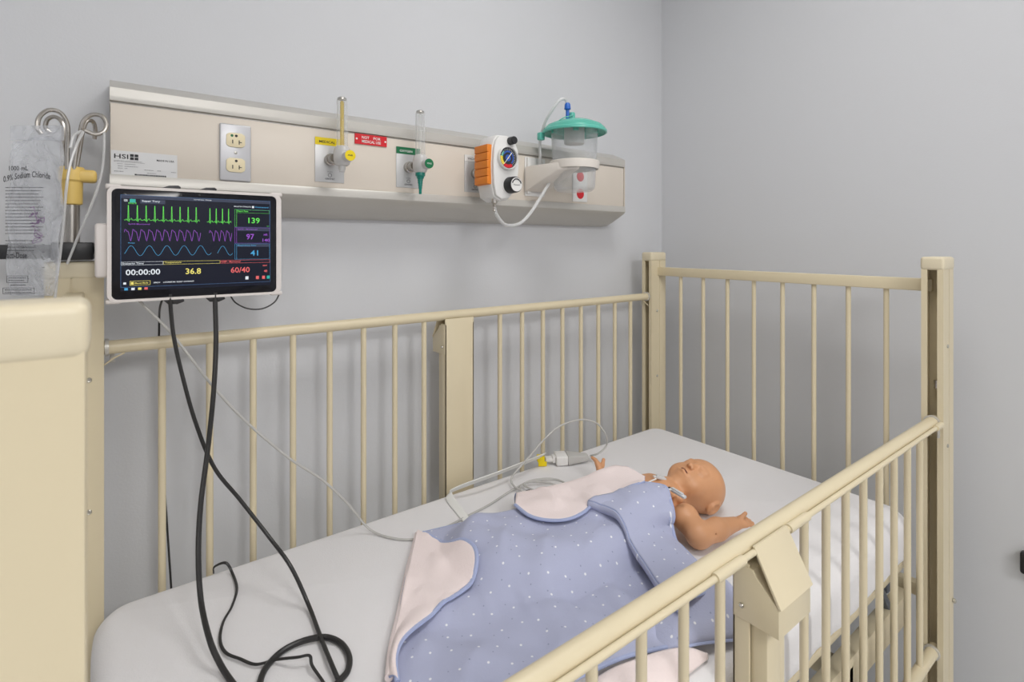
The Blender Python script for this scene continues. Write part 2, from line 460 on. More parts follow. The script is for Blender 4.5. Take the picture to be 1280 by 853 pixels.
RR = .0124
GX0, GX1 = XA + PW - .018, XB + .018
def side_gate(yc, zt, out, seen):
    """sliding barred side: tube rails, sixteen bars, a centre channel with a latch box; out is the outward direction (+1/-1)"""
    zb = zt - .537
    g = G(); g.tube([(GX0, yc, zt), (GX1, yc, zt)], RR, 24); top = g.mk('gate_top_rail', 'cream', crib)
    g = G(); g.tube([(GX0, yc, zb), (GX1, yc, zb)], RR, 24); g.mk('gate_lower_rail', 'cream', top)
    for x in (XA + PW + .001, XB - .001):
        for z in (zt, zb):
            s = -1 if x > 1 else 1
            g = G(); g.lathe([(RR, 0), (RR + .0035, 0), (RR + .0035, .006), (RR, .006)], (x if s > 0 else x - .006, yc, z), 'x', 24, closed=True)
            g.mk('end_collar', 'zinc', top)
    b0 = None
    for k in list(range(1, 9)) + list(range(11, 19)):
        x = .08 * k
        if b0 is None:
            g = G(); g.tube([(x, yc, zt), (x, yc, zb)], .0066, 14); b0 = g.mk('bar', 'cream', top); xb0 = x
        else: clone(b0, top, (x - xb0, 0, 0))
    # release rod beside the rail with its sleeves
    yr, zr = yc + out * .0175, zt - .001
    g = G(); g.tube([(XA + PW + .03, yr, zr), (XB - .03, yr, zr)], .0042, 12); g.mk('release_rod', 'cream', top)
    for xs, xe in ((XA + PW + .004, XA + PW + .045), (.60, .665), (.79, .85), (XB - .045, XB - .004)):
        g = G(); g.tube([(xs, yr, zr), (xe, yr, zr)], .0066, 16)
        g.box((xs + xe) / 2 - .006, (xs + xe) / 2 + .006, min(yc, yr), max(yc, yr), zr - .003, zr + .004, .001); g.mk('rod_sleeve', 'cream', top)
    for x in (XA + PW + .012, XB - .012):
        g = G(); g.box(x - .004, x + .004, yr - out * .003 - .002, yr - out * .003 + .002, zr - .03, zr - .004, .001); g.mk('latch_pin', 'zinc', top)
    for x, s in ((XA + PW, 1), (XB, -1)):
        g = G(); g.tube([(x - s * .004, yc - out * .004, zt - .034), (x + s * .014, yc - out * .004, zt - .02), (x + s * .03, yc - out * .004, zt - .012)], .0016, 6); g.mk('latch_wire', 'cream', top)
    # centre channel
    x0, x1 = .695, .783
    def yb(a, b): return (min(yc + out * a, yc + out * b), max(yc + out * a, yc + out * b))
    g = G()
    g.box(x0, x1, *yb(-.014, -.010), zb, zt - .008, .001)
    g.box(x0, x0 + .004, *yb(-.014, .010), zb, zt - .022, .001); g.box(x1 - .004, x1, *yb(-.014, .010), zb, zt - .022, .001)
    g.box(x0 + .006, x0 + .042, *yb(.006, .032), zb + .02, zt - .09, .002); g.box(x1 - .030, x1 - .008, *yb(.004, .020), zb + .02, zt - .09, .002)
    ch = g.mk('centre_channel', 'cream', top)
    poly = [(-.012, -.026), (.016, -.026), (.020, -.034), (.051, -.062), (.051, -.101), (-.012, -.101)]
    pl = [(yc + out * a, zt + b) for a, b in poly]
    g = G(); g.prism(pl, x0 - .0015, x1 + .0015, 'yz', .001); g.mk('latch_box', 'cream', ch)
    fl = [(.015, .006), (.0185, .007), (.0545, -.061), (.051, -.064)]
    g = G(); g.prism([(yc + out * a, zt + b) for a, b in fl], x0 - .002, x1 + .002, 'yz', .0015); g.mk('release_flap', 'cream', ch)
    g = G(); g.lathe([(0, -.0008), (.0018, -.0008), (.0028, -.0016), (.0036, 0), (.0036, .001), (0, .001)], (x0 - .002, yc + out * .000, zt - .082), 'x', 14); g.mk('rivet', 'steel', ch)
    return top
side_gate(1.213, -.1895, 1, True)
side_gate(.3885, -.417, -1, True)

# mattress deck and its frame
def deck():
    g = G(); g.box(.0, 1.5, .43, 1.15, -.752, -.7365, .003); d = g.mk('mattress_deck', 'deck', crib)
    for y in (.425, 1.125):
        G().box(.02, 1.49, y, y + .03, -.752, -.7362, .002).mk('deck_edge', 'cream', d)
        G().box(-.01, 1.55, y + .012, y + .042, -.915, -.845, .004).mk('frame_rail', 'cream', d)
    for x in (.30, 1.18):
        G().box(x, x + .03, .437, 1.137, -.90, -.86, .003).mk('frame_cross_rail', 'cream', d)
    for x, x2 in ((1.46, 1.36), (.06, .16)):
        for y in (.45, 1.12):
            g = G(); g.tube([(x, y, -.87), (x2, y, -.75)], .010, 8); g.mk('deck_strut', 'deck', d)
    G().box(1.41, 1.47, .44, .50, -.80, -.752, .003).mk('deck_bracket', 'deck', d)
    for x in (-.06, 1.56):
        G().box(x, x + .03, .41, 1.193, -1.35, -1.30, .004).mk('end_foot_rail', 'cream', d)
deck()

# mattress with fitted sheet
def mattress():
    X0, X1, Y0, Y1, Z0, Z1 = -.022, 1.512, .418, 1.166, -.7355, -.628
    R = .055; rr = .034
    nx, ny = 150, 76
    def outline_shrink(d):  # rounded rectangle shrunk by d
        pts = []; r = max(R - d, .004)
        for cx, cy, a0 in ((X1 - R, Y1 - R, 0), (X0 + R, Y1 - R, 90), (X0 + R, Y0 + R, 180), (X1 - R, Y0 + R, 270)):
            for k in range(9):
                a = math.radians(a0 + 90 * k / 8)
                pts.append((cx + r * math.cos(a), cy + r * math.sin(a)))
        # densify straight sides
        out = []; n = len(pts)
        for i in range(n):
            p, q = pts[i], pts[(i + 1) % n]
            L = math.dist(p, q); m = max(1, int(round(L / .02))) if L > .05 else 1
            if L > .05: m = 60 if abs(p[0] - q[0]) > abs(p[1] - q[1]) else 30
            for k in range(m): out.append((p[0] + (q[0] - p[0]) * k / m, p[1] + (q[1] - p[1]) * k / m))
        return out
    rings = []
    for d, z in ((.03, Z0), (.006, Z0 + .004), (.0, Z0 + .014)): rings.append((d, z))
    for k in range(1, 4): rings.append((0.0, Z0 + .014 + (Z1 - rr - Z0 - .014) * k / 4))
    for k in range(7):
        a = math.pi / 2 * k / 6; rings.append((rr * (1 - math.cos(a)), Z1 - rr + rr * math.sin(a)))
    rings += [(.05, Z1 + .0006), (.054, Z1 + .0008)]
    V = []; F = []; n = None
    for i, (d, z) in enumerate(rings):
        o = outline_shrink(d); n = len(o)
        for k, (x, y) in enumerate(o):
            w = 0.0
            if 1 <= i <= 9:      # vertical gathers of the sheet on the sides
                w = .0022 * math.sin(k * .83 + .9 * math.sin(k * .21) + i * .12) * math.sin(math.pi * i / 10) + .0015 * math.sin(k * 2.1 + i * .3) * (1 - i / 10)
            cx, cy = (X0 + X1) / 2, (Y0 + Y1) / 2
            dx, dy = (x - cx) / (X1 - cx), (y - cy) / (Y1 - cy); l = math.hypot(dx, dy)
            V.append((x + w * dx / l, y + w * dy / l, z))
    for i in range(len(rings) - 1):
        for k in range(n):
            k2 = (k + 1) % n
            F.append((i * n + k, i * n + k2, (i + 1) * n + k2, (i + 1) * n + k))
    F.append(tuple(range(n))[::-1]); F.append(tuple((len(rings) - 1) * n + k for k in range(n)))
    o = mk('crib_mattress', V, F, 'sheet')
    return tag(o, 'crib mattress in a pale grey fitted sheet', 'mattress')
mattress()

# ================================================================ headwall unit
HX0, HX1, HY = 0.0, 1.398, 1.205
head = thing('headwall_unit', (.7, WY1, .2), 'long beige medical headwall rail with grey metal trim on the back wall', 'headwall')
prof_top = [(WY1, .2595), (HY + .003, .2595), (HY - .003, .2605), (HY - .004, .266), (HY - .004, .270), (HY - .003, .284), (HY + .012, .292), (HY + .050, .309), (WY1, .311)]
g = G(); g.prism(prof_top, HX0, HX1, 'yz'); g.mk('top_trim', 'trim', head)
G().box(HX0, HX1, HY + .004, HY + .02, .2555, .2600, .0006).mk('trim_bead', 'trim', head)
g = G(); g.box(HX0 + .001, HX1 - .003, HY, WY1, .126, .2560, .001); g.mk('front_panel', 'panel', head)
prof_bot = [(WY1, .126), (HY - .003, .126), (HY - .005, .123), (HY - .005, .107), (HY - .001, .102), (HY + .022, .089), (HY + .055, .072), (HY + .080, .062), (WY1, .060)]
g = G(); g.prism(prof_bot, HX0, HX1, 'yz'); g.mk('bottom_trim', 'trim', head)
g = G(); g.prism([(WY1, .062), (HY + .08, .064), (HY + .02, .092), (HY - .001, .106), (HY - .001, .284), (HY + .05, .307), (WY1, .309)], HX1, HX1 + .003, 'yz'); g.mk('end_cap', 'panel', head)

# printed sticker on the panel
stk = rect(.002, .104, .120, .170, HY - .0006, 'sticker', head, 'maker_sticker')
yS = HY - .0009
text('HSI', .0065, .1555, .0085, yS, 'ink', stk, .021)
for ix in range(2):
    for iz in range(2):
        rect(.0300 + ix * .0068, .0358 + ix * .0068, .1545 + iz * .0058, .1594 + iz * .0058, yS, 'ink', stk, 'logo_square', t=.0002)
text('MADE IN USA', .071, .1555, .0036, yS, 'ink', stk, .028)
def lines(rows, y, m, parent, xf=None, name='printed_text'):
    g = G()
    for x0, x1, z, h in rows:
        x = x0
        while x < x1:
            w = rng.uniform(.0012, .0034); g.box(x, min(x + w, x1), y, y + .0002, z, z + h, xf=xf); x += w + .0007
    g.mk(name, m, parent, smooth=False)
lines([(.006, .048, .1515, .0008), (.006, .052, .1495, .0008), (.011, .019, .1455, .0011), (.022, .038, .1455, .0011), (.012, .019, .1415, .0011), (.022, .042, .1415, .0011), (.012, .019, .1375, .0011), (.022, .026, .1375, .0011),
       (.052, .066, .137, .0011), (.072, .078, .137, .0011), (.094, .102, .136, .0011), (.0065, .020, .1315, .0012), (.056, .070, .1315, .0010), (.030, .086, .1225, .0012)], yS, 'ink_soft', stk)
lines([(.037, .086, .1265, .0026)], yS, 'ink', stk)

# duplex outlet
ot = thing('electrical_outlet', (.2045, HY, .185), 'grey duplex power outlet with two ivory sockets on the headwall', 'power outlet')
G().box(.1755, .2335, HY - .006, HY, .127, .243, .003, 3).mk('cover_plate', 'plate_grey', ot)
for cz in (.2105, .1595):
    poly = [(.2045 + .0172 * math.copysign(min(1, abs(math.cos(a)) * 1.25), math.cos(a)), cz + .0143 * math.copysign(min(1, abs(math.sin(a)) * 1.15), math.sin(a))) for a in [2 * math.pi * k / 36 for k in range(36)]]
    g = G(); g.prism(poly, HY - .0085, HY - .004, 'xz', .0006); s_ = g.mk('socket', 'ivory', ot)
    y = HY - .0088
    rect(.1978, .1996, cz - .0075, cz, y, 'ink', s_, 'slot'); rect(.2098, .2114, cz - .0085, cz, y, 'ink', s_, 'slot'); rect(.2114, .2154, cz - .005, cz - .0035, y, 'ink', s_, 'slot')
    disc((.2052, cz + .0085), .0026, y, 'ink', s_, 'earth_hole')
    if cz > .2: disc((.1975, cz + .0085), .0027, y, 'green', s_, 'hospital_dot')
g = G(); g.lathe([(0, -.0015), (.0025, -.001), (.003, 0), (0, 0)], (.2045, HY - .006, .185), 'y', 14); g.mk('screw', 'steel', ot)

def gas_plate(x0, x1, top_m, word, ink, label, wx=None):
    t = thing('gas_outlet', ((x0 + x1) / 2, HY, .19), label, 'gas outlet')
    G().box(x0, x1, HY - .0022, HY, .1385, .2385, .0008).mk('plate', 'gas_plate', t)
    st = rect(x0, x1, .2215, .2385, HY - .0027, top_m, t, 'name_strip')
    text(word, x0 + .009, .2262, .0056, HY - .003, ink, st, wx)
    cx = (x0 + x1) / 2
    g = G(); g.lathe([(.0135, -.001), (.0135, -.012), (.011, -.014), (.011, -.030), (.009, -.032), (0, -.032)], (cx, HY - .001, .189), 'y', 24); g.mk('socket_ring', 'chrome', t)
    g = G(); g.lathe([(.0034, 0), (.0046, 0), (.0046, -.0006), (.0034, -.0006)], (cx, HY - .0024, .1545), 'y', 18, closed=True); g.mk('emblem', 'ink_soft', t)
    text('GENTEC', cx - .011, .1445, .0036, HY - .0026, 'ink', t, .022)
    text('PUSH', cx - .0055, .161, .0024, HY - .0026, 'ink_soft', t, .011)
    return t
gas_plate(.364, .430, 'yellow', 'MEDICAL', 'ink', 'steel gas outlet plate with yellow MEDICAL strip', .036)
gas_plate(.559, .624, 'green', 'OXYGEN', 'white_ink', 'steel gas outlet plate with green OXYGEN strip', .034)
gas_plate(.756, .822, 'white_pl', 'VACUUM', 'ink', 'steel gas outlet plate with white strip behind the suction regulator', .034)

sg = tag(rect(.455, .534, .2335, .2575, HY - .003, 'red', None, 'warning_sign', t=.003), 'red sign reading NOT FOR MEDICAL USE', 'sign')
text('NOT', .4715, .2465, .0066, HY - .0034, 'white_ink', sg, .018); text('FOR', .5000, .2465, .0066, HY - .0034, 'white_ink', sg, .018)
text('MEDICAL USE', .4715, .2373, .0066, HY - .0034, 'white_ink', sg, .047)
for x in (.459, .530): disc((x, .2452), .0022, HY - .0036, 'white_ink', sg, 'fixing_dot')

def flowmeter(cx, knob_m, face_m, word, ink, tree, label):
    t = thing('flowmeter', (cx, 1.15, .19), label, 'flowmeter')
    yc = 1.152
    g = G(); g.lathe([(0, -.0), (.008, 0), (.008, -.012), (.011, -.013), (.011, -.020), (.007, -.021), (.007, -.045)], (cx, HY - .018 + .0, .191), 'y', 20); g.mk('adapter', 'chrome', t)
    g = G(); g.lathe([(0, -.021), (.012, -.021), (.016, -.017), (.0185, -.008), (.0185, .008), (.016, .017), (.0125, .022), (0, .022)], (cx, yc, .192), 'z', 28); g.mk('valve_body', 'clear_body', t)
    g = G(); g.lathe([(.0125, .02), (.0118, .03), (.0112, .122), (.0098, .128), (.0, .128)], (cx, yc, .192), 'z', 24); tb = g.mk('sight_tube', 'clear_tube', t)
    g = G(); g.lathe([(0, .018), (.0042, .018), (.0042, .118), (.003, .121), (0, .121)], (cx, yc, .192), 'z', 14); g.mk('inner_tube', 'inner_yellow' if tree is False else 'clear_tube', tb)
    g = G()
    for k in range(22):
        w = .0042 if k % 5 == 0 else .0024
        g.box(cx - .001, cx - .001 + w, yc - .0122, yc - .0119, .2185 + k * .0042, .2193 + k * .0042)
    g.mk('scale_marks', 'ink_soft', tb, smooth=False)
    g = G(); g.lathe([(0, .128), (.0095, .128), (.0095, .1315), (.006, .134), (0, .134)], (cx, yc, .188), 'z', 20); g.mk('tube_cap', 'chrome', t)
    g = G(); g.lathe([(0, -.033), (.0112, -.033), (.0122, -.031), (.0122, -.018), (.010, -.016), (.008, -.006), (0, -.006)], (cx + .006, yc, .190), 'y', 26); kb = g.mk('knob', 'clear_body', t)
    disc((cx + .006, .190), .0115, yc - .0342, face_m, kb, 'knob_face', .0015)
    text(word, cx - .000, .1885, .0034, yc - .0346, ink, kb, .012)
    if tree:
        g = G(); g.lathe([(0, 0), (.011, 0), (.0118, -.003), (.0118, -.010), (.009, -.012), (.0085, -.016), (.0062, -.018), (.0066, -.022), (.0055, -.023), (.006, -.028), (.0048, -.029), (.0053, -.034), (.0042, -.035), (.0046, -.040), (.0036, -.042), (.0034, -.054), (0, -.054)], (cx, yc, .1735), 'z', 22)
        g.mk('tubing_nipple', 'teal', t)
    else:
        g = G(); g.lathe([(0, 0), (.0075, 0), (.0075, -.008), (.006, -.011), (.006, -.014), (0, -.014)], (cx, yc, .1715), 'z', 18); g.mk('outlet_nut', 'clear_body', t)
    return t
flowmeter(.407, 'yellow', 'yellow', 'AIR', 'ink', False, 'clear air flowmeter with yellow tube and yellow knob')
flowmeter(.598, 'green', 'green', 'O2', 'white_ink', True, 'clear oxygen flowmeter with green knob and green nipple')

# suction regulator
rg = thing('suction_regulator', (.81, HY, .19), 'white suction regulator with orange grip, round dial and black knobs', 'regulator')
sil = [(.786, .278), (.822, .280), (.842, .268), (.853, .245), (.856, .205), (.852, .165), (.842, .135), (.822, .113), (.795, .108), (.776, .118), (.768, .15), (.766, .20), (.769, .245), (.776, .268)]
g = G(); g.prism(sil, 1.096, 1.162, 'xz', .007); g.mk('housing', 'white_pl', rg)
g = G(); g.prism([(.811 + (x - .811) * .92, .194 + (z - .194) * .95) for x, z in sil], 1.088, 1.100, 'xz', .005); g.mk('front_bezel', 'white_pl', rg)
gp = G().box(.761, .772, 1.098, 1.158, .150, .252, .003).mk('side_grip', 'orange', rg)
for k in range(5):
    G().box(.757, .766, 1.099 - .001, 1.157, .1515 + k * .0202, .1708 + k * .0202, .0018, 2).mk('grip_rib', 'orange', gp)
g = G(); g.tube([(.805, 1.162, .191), (.80, HY - .03, .190)], .011, 16); g.mk('wall_coupling', 'chrome', rg)
gc = (.811, .219); yd = 1.0835
g = G(); g.lathe([(0, .008), (.0305, .008), (.0305, -.004), (.0285, -.006), (.027, -.004), (.027, 0), (0, 0)], (gc[0], yd, gc[1]), 'y', 40); ga = g.mk('gauge_rim', 'white_pl', rg)
disc(gc, .0265, yd - .001, 'ink', ga, 'dial', .0008, 40)
def arc(a0, a1, r0, r1, m, nm):
    n = 16; V = []; F = []
    for k in range(n + 1):
        a = math.radians(a0 + (a1 - a0) * k / n)
        for r in (r0, r1): V.append((gc[0] + r * math.sin(a), yd - .0016, gc[1] + r * math.cos(a)))
    for k in range(n): F.append((2 * k, 2 * k + 1, 2 * k + 3, 2 * k + 2))
    mk(nm, V, F, m, ga, smooth=False)
arc(-60, 140, .0145, .0185, 'blue_ink', 'dial_arc'); arc(-140, -80, .017, .0245, 'yellow', 'dial_arc'); arc(-80, -40, .017, .022, 'lid_solid', 'dial_arc'); arc(-215, -145, .017, .025, 'red', 'dial_arc')
g = G()
for k in range(24):
    a = math.radians(-140 + 280 * k / 23); s, c = math.sin(a), math.cos(a)
    g.tube([(gc[0] + .0195 * s, yd - .0016, gc[1] + .0195 * c), (gc[0] + .024 * s, yd - .0016, gc[1] + .024 * c)], .0004, 4)
g.mk('dial_ticks', 'white_ink', ga, smooth=False)
disc(gc, .0085, yd - .0018, 'blue_ink', ga, 'dial_hub', .0006)
g = G(); g.tube([(gc[0] - .014, yd - .0026, gc[1] - .017), (gc[0] + .011, yd - .0026, gc[1] + .014)], [.0006, .0011], 6); g.mk('needle', 'white_ink', ga)
disc(gc, .002, yd - .0032, 'collar', ga, 'needle_pin', .001)
g = G(); g.lathe([(0, -.020), (.0085, -.020), (.0100, -.018), (.0104, 0), (0, 0)], (.822, 1.088, .264), 'y', 22); g.mk('mode_knob', 'black', rg)
g = G(); g.lathe([(0, -.027), (.0185, -.027), (.0205, -.024), (.0215, 0), (0, 0)], (.822, 1.088, .150), 'y', 30); vk = g.mk('vacuum_knob', 'black', rg)
disc((.822, .150), .0178, 1.0606, 'white_pl', vk, 'knob_face', .0008, 30)
text('Vacuum', .812, .1475, .0034, 1.0602, 'ink', vk, .020)
for a0 in (-60, -20, 20, 60):
    a = math.radians(a0)
    g = G(); g.tube([(.822 + .0138 * math.sin(a - .3), 1.0602, .150 + .0138 * math.cos(a - .3)), (.822 + .0142 * math.sin(a), 1.0602, .150 + .0142 * math.cos(a)), (.822 + .0138 * math.sin(a + .3), 1.0602, .150 + .0138 * math.cos(a + .3))], .0016, 6); g.mk('knob_mark', 'ink', vk)
g = G(); g.lathe([(.0075, .012), (.0075, 0), (.005, -.002), (.0042, -.006), (.0052, -.008), (.0036, -.010), (.0046, -.014), (.0034, -.016), (.0042, -.020), (.0032, -.022), (0, -.022)], (.789, 1.112, .104), 'z', 18); g.mk('hose_barb', 'chrome', rg)

# canister bracket, canister, red marked plate
br = thing('canister_bracket', (1.0, HY, .2), 'beige wall bracket with a ring holding the suction canister', 'bracket')
G().box(.962, 1.036, HY - .004, HY, .139, .253, .001).mk('wall_plate', 'white_pl', br)
for x in (.966, 1.022): G().box(x, x + .010, HY - .012, HY - .004, .145, .251, .0015).mk('slide_rail', 'white_pl', br)
g = G()
hv = [(.956, 1.194, .150), (1.034, 1.194, .150), (1.034, 1.194, .223), (.956, 1.194, .223), (.990, 1.092, .206), (1.030, 1.044, .206), (1.030, 1.044, .227), (.990, 1.092, .227)]
bm = bmesh.new(); hb_ = [bm.verts.new(p) for p in hv]
for q in ((0, 1, 2, 3), (7, 6, 5, 4), (0, 4, 5, 1), (1, 5, 6, 2), (2, 6, 7, 3), (3, 7, 4, 0)): bm.faces.new([hb_[i] for i in q])
bmesh.ops.recalc_face_normals(bm, faces=list(bm.faces)); bmesh.ops.bevel(bm, geom=list(bm.edges), offset=.003, segments=2, profile=.5, affect='EDGES'); g.bm(bm)
g.mk('support_arm', 'holder', br)
CX, CY = 1.062, 1.100
g = G(); g.lathe([(.0665, .224), (.0665, .232), (.0695, .235), (.0715, .233), (.0715, .226), (.0695, .212), (.0665, .212)], (CX, CY, 0), 'z', 48, closed=True); g.mk('holding_ring', 'holder', br)
rp = thing('slide_plate', (1.185, HY, .18), 'white slide plate with red oval marks behind the suction canister', 'wall plate')
G().box(1.154, 1.217, HY - .004, HY, .132, .232, .001).mk('plate', 'white_pl', rp)
for z in (.157, .212):
    g = G(); g.lathe([(0, -.0015), (.014, -.0015), (.016, 0), (0, 0)], (1.186, HY - .004, z), 'y', 24); g.mk('oval_mark', 'red', rp)

cn = thing('suction_canister', (CX, CY, .148), 'clear plastic suction canister with teal lid and blue port', 'canister')
g = G(); g.lathe([(0, .150), (.050, .150), (.057, .156), (.0595, .166), (.0625, .225), (.066, .300), (.0685, .322), (.0665, .322), (.064, .298), (.0605, .225), (.0575, .168), (.055, .159), (.049, .154), (0, .154)], (CX, CY, 0), 'z', 48); g.mk('cup', 'clear', cn)
g = G(); g.lathe([(.0, .352), (.020, .353), (.052, .349), (.078, .338), (.088, .328), (.0905, .318), (.0885, .316), (.084, .324), (.072, .331), (.050, .338), (0, .341)], (CX, CY, 0), 'z', 56); ld_ = g.mk('lid', 'lid', cn)
g = G(); g.lathe([(.0885, .3145), (.0925, .316), (.0925, .322), (.0885, .325)], (CX, CY, 0), 'z', 56, closed=True); g.mk('lid_rim', 'lid_solid', ld_)
g = G(); g.lathe([(.0, .285), (.027, .285), (.029, .288), (.029, .338), (0, .338)], (CX, CY, 0), 'z', 32); g.mk('filter', 'frost', cn)
for a in (20, 160, 230, 300):
    x, y = CX + .062 * math.cos(math.radians(a)), CY + .062 * math.sin(math.radians(a))
    G().box(x - .008, x + .008, y - .004, y + .004, .312, .334, .001).mk('lid_clip', 'lid_solid', ld_)
ex, ey = CX - .0935 * .80, CY + .0935 * .60
g = G(); g.box(ex - .012, ex + .006, ey - .008, ey + .008, .296, .318, .003); g.mk('lid_tab', 'lid_solid', ld_)
px, py = CX - .022, CY + .005
g = G(); g.lathe([(0, .345), (.009, .345), (.009, .372), (.0075, .376), (0, .376)], (px + .018, py, 0), 'z', 20); g.mk('side_port', 'lid_solid', cn)
g = G(); g.lathe([(0, .345), (.0052, .345), (.0052, .381), (.0095, .383), (.0085, .396), (.006, .401), (0, .401)], (px, py, 0), 'z', 20); g.mk('blue_port', 'blue_pl', cn)
g = G(); g.tube(spline([(px + .012, py - .01, .368), (px - .01, py - .02, .358), (px - .045, py - .025, .345), (ex, ey - .01, .318)], 20), .0016, 8); g.mk('tether', 'lid_solid', cn)

g = G(); g.tube(spline([(px, py, .399), (px - .008, py + .002, .411), (px - .024, py + .008, .406), (px - .040, py + .022, .378), (px - .046, py + .046, .345), (1.000, 1.178, .300), (1.000, 1.178, .256), (1.002, 1.18, .22), (1.0, 1.142, .178), (.980, 1.135, .150), (.942, 1.12, .1159), (.9102, 1.11, .0857), (.877, 1.11, .0567), (.8447, 1.11, .0475), (.8185, 1.11, .0511), (.7979, 1.111, .0713), (.7903, 1.112, .089), (.789, 1.112, .103)], 120), .0044, 10)
tag(g.mk('suction_hose', 'tubing'), 'clear suction hose looping from the regulator up to the teal canister lid', 'hose')

# ================================================================ manikin
ZM = -.6272          # top of the sheet
def surface_nets(d, o, h):
    nx, ny, nz = d.shape; neg = d < 0
    sh = (nx - 1, ny - 1, nz - 1); N = sh[0] * sh[1] * sh[2]
    ids = []; pos = []; quads = []
    eye3 = np.eye(3, dtype=int)
    for ax in range(3):
        s0 = [slice(None)] * 3; s1 = [slice(None)] * 3; s0[ax] = slice(0, -1); s1[ax] = slice(1, None)
        I = np.argwhere(neg[tuple(s0)] != neg[tuple(s1)])
        J = I + eye3[ax]
        a = d[tuple(I.T)]; b = d[tuple(J.T)]; t = a / (a - b)
        P = I.astype(float); P[:, ax] += t
        o1, o2 = [k for k in range(3) if k != ax]
        ok = (I[:, o1] > 0) & (I[:, o1] < (nx, ny, nz)[o1] - 1) & (I[:, o2] > 0) & (I[:, o2] < (nx, ny, nz)[o2] - 1)
        I, P = I[ok], P[ok]; sgn = neg[tuple(I.T)]
        c = []
        for u, w in ((1, 1), (0, 1), (0, 0), (1, 0)):
            K = I.copy(); K[:, o1] -= u; K[:, o2] -= w
            f = np.ravel_multi_index(K.T, sh); c.append(f); ids.append(f); pos.append(P)
        q = np.stack(c, 1)
        flip = sgn if ax != 1 else ~sgn
        q[~flip] = q[~flip][:, ::-1]
        quads.append(q)
    ids = np.concatenate(ids); pos = np.concatenate(pos); quads = np.concatenate(quads)
    u, inv = np.unique(ids, return_inverse=True)
    cnt = np.bincount(inv); V = np.stack([np.bincount(inv, pos[:, k]) / cnt for k in range(3)], 1)
    F = np.searchsorted(u, quads)
    return V * h + o, F

class Clay:
    def __init__(s, lo, hi, h):
        s.h = h; s.lo = np.array(lo, float); s.n = np.ceil((np.array(hi) - s.lo) / h).astype(int) + 1
        s.d = np.full(s.n, 0.05, np.float32)
        s.ax = [s.lo[k] + h * np.arange(s.n[k]) for k in range(3)]
    def win(s, lo, hi):
        i0 = np.maximum(((np.array(lo) - s.lo) / s.h).astype(int) - 1, 0); i1 = np.minimum(((np.array(hi) - s.lo) / s.h).astype(int) + 3, s.n)
        sl = tuple(slice(a, b) for a, b in zip(i0, i1))
        X = np.meshgrid(*[s.ax[k][sl[k]] for k in range(3)], indexing='ij')
        return sl, np.stack(X, -1)
    def mix(s, sl, e, k, cut):
        d = s.d[sl]
        if cut:
            a, b = -d, e
            t = np.clip(.5 + .5 * (b - a) / k, 0, 1); s.d[sl] = -(b * (1 - t) + a * t - k * t * (1 - t))
        else:
            t = np.clip(.5 + .5 * (e - d) / k, 0, 1); s.d[sl] = e * (1 - t) + d * t - k * t * (1 - t)
    def ell(s, c, r, k=.01, cut=False, rot=None):
        c = np.array(c, float); r = np.array(r, float); R = r.max() + 2 * k + 2 * s.h
        sl, P = s.win(c - R, c + R); q = P - c
        if rot is not None: q = q @ np.array(rot)
        k0 = np.linalg.norm(q / r, axis=-1); k1 = np.linalg.norm(q / (r * r), axis=-1) + 1e-9
        s.mix(sl, k0 * (k0 - 1) / k1, k, cut)
    def cap(s, a, b, ra, rb, k=.008, cut=False):
        a = np.array(a, float); b = np.array(b, float); R = max(ra, rb) + 2 * k + 2 * s.h
        sl, P = s.win(np.minimum(a, b) - R, np.maximum(a, b) + R)
        t = np.clip(((P - a) @ (b - a)) / ((b - a) @ (b - a)), 0, 1)
        e = np.linalg.norm(P - a - t[..., None] * (b - a), axis=-1) - (ra + (rb - ra) * t)
        s.mix(sl, e, k, cut)

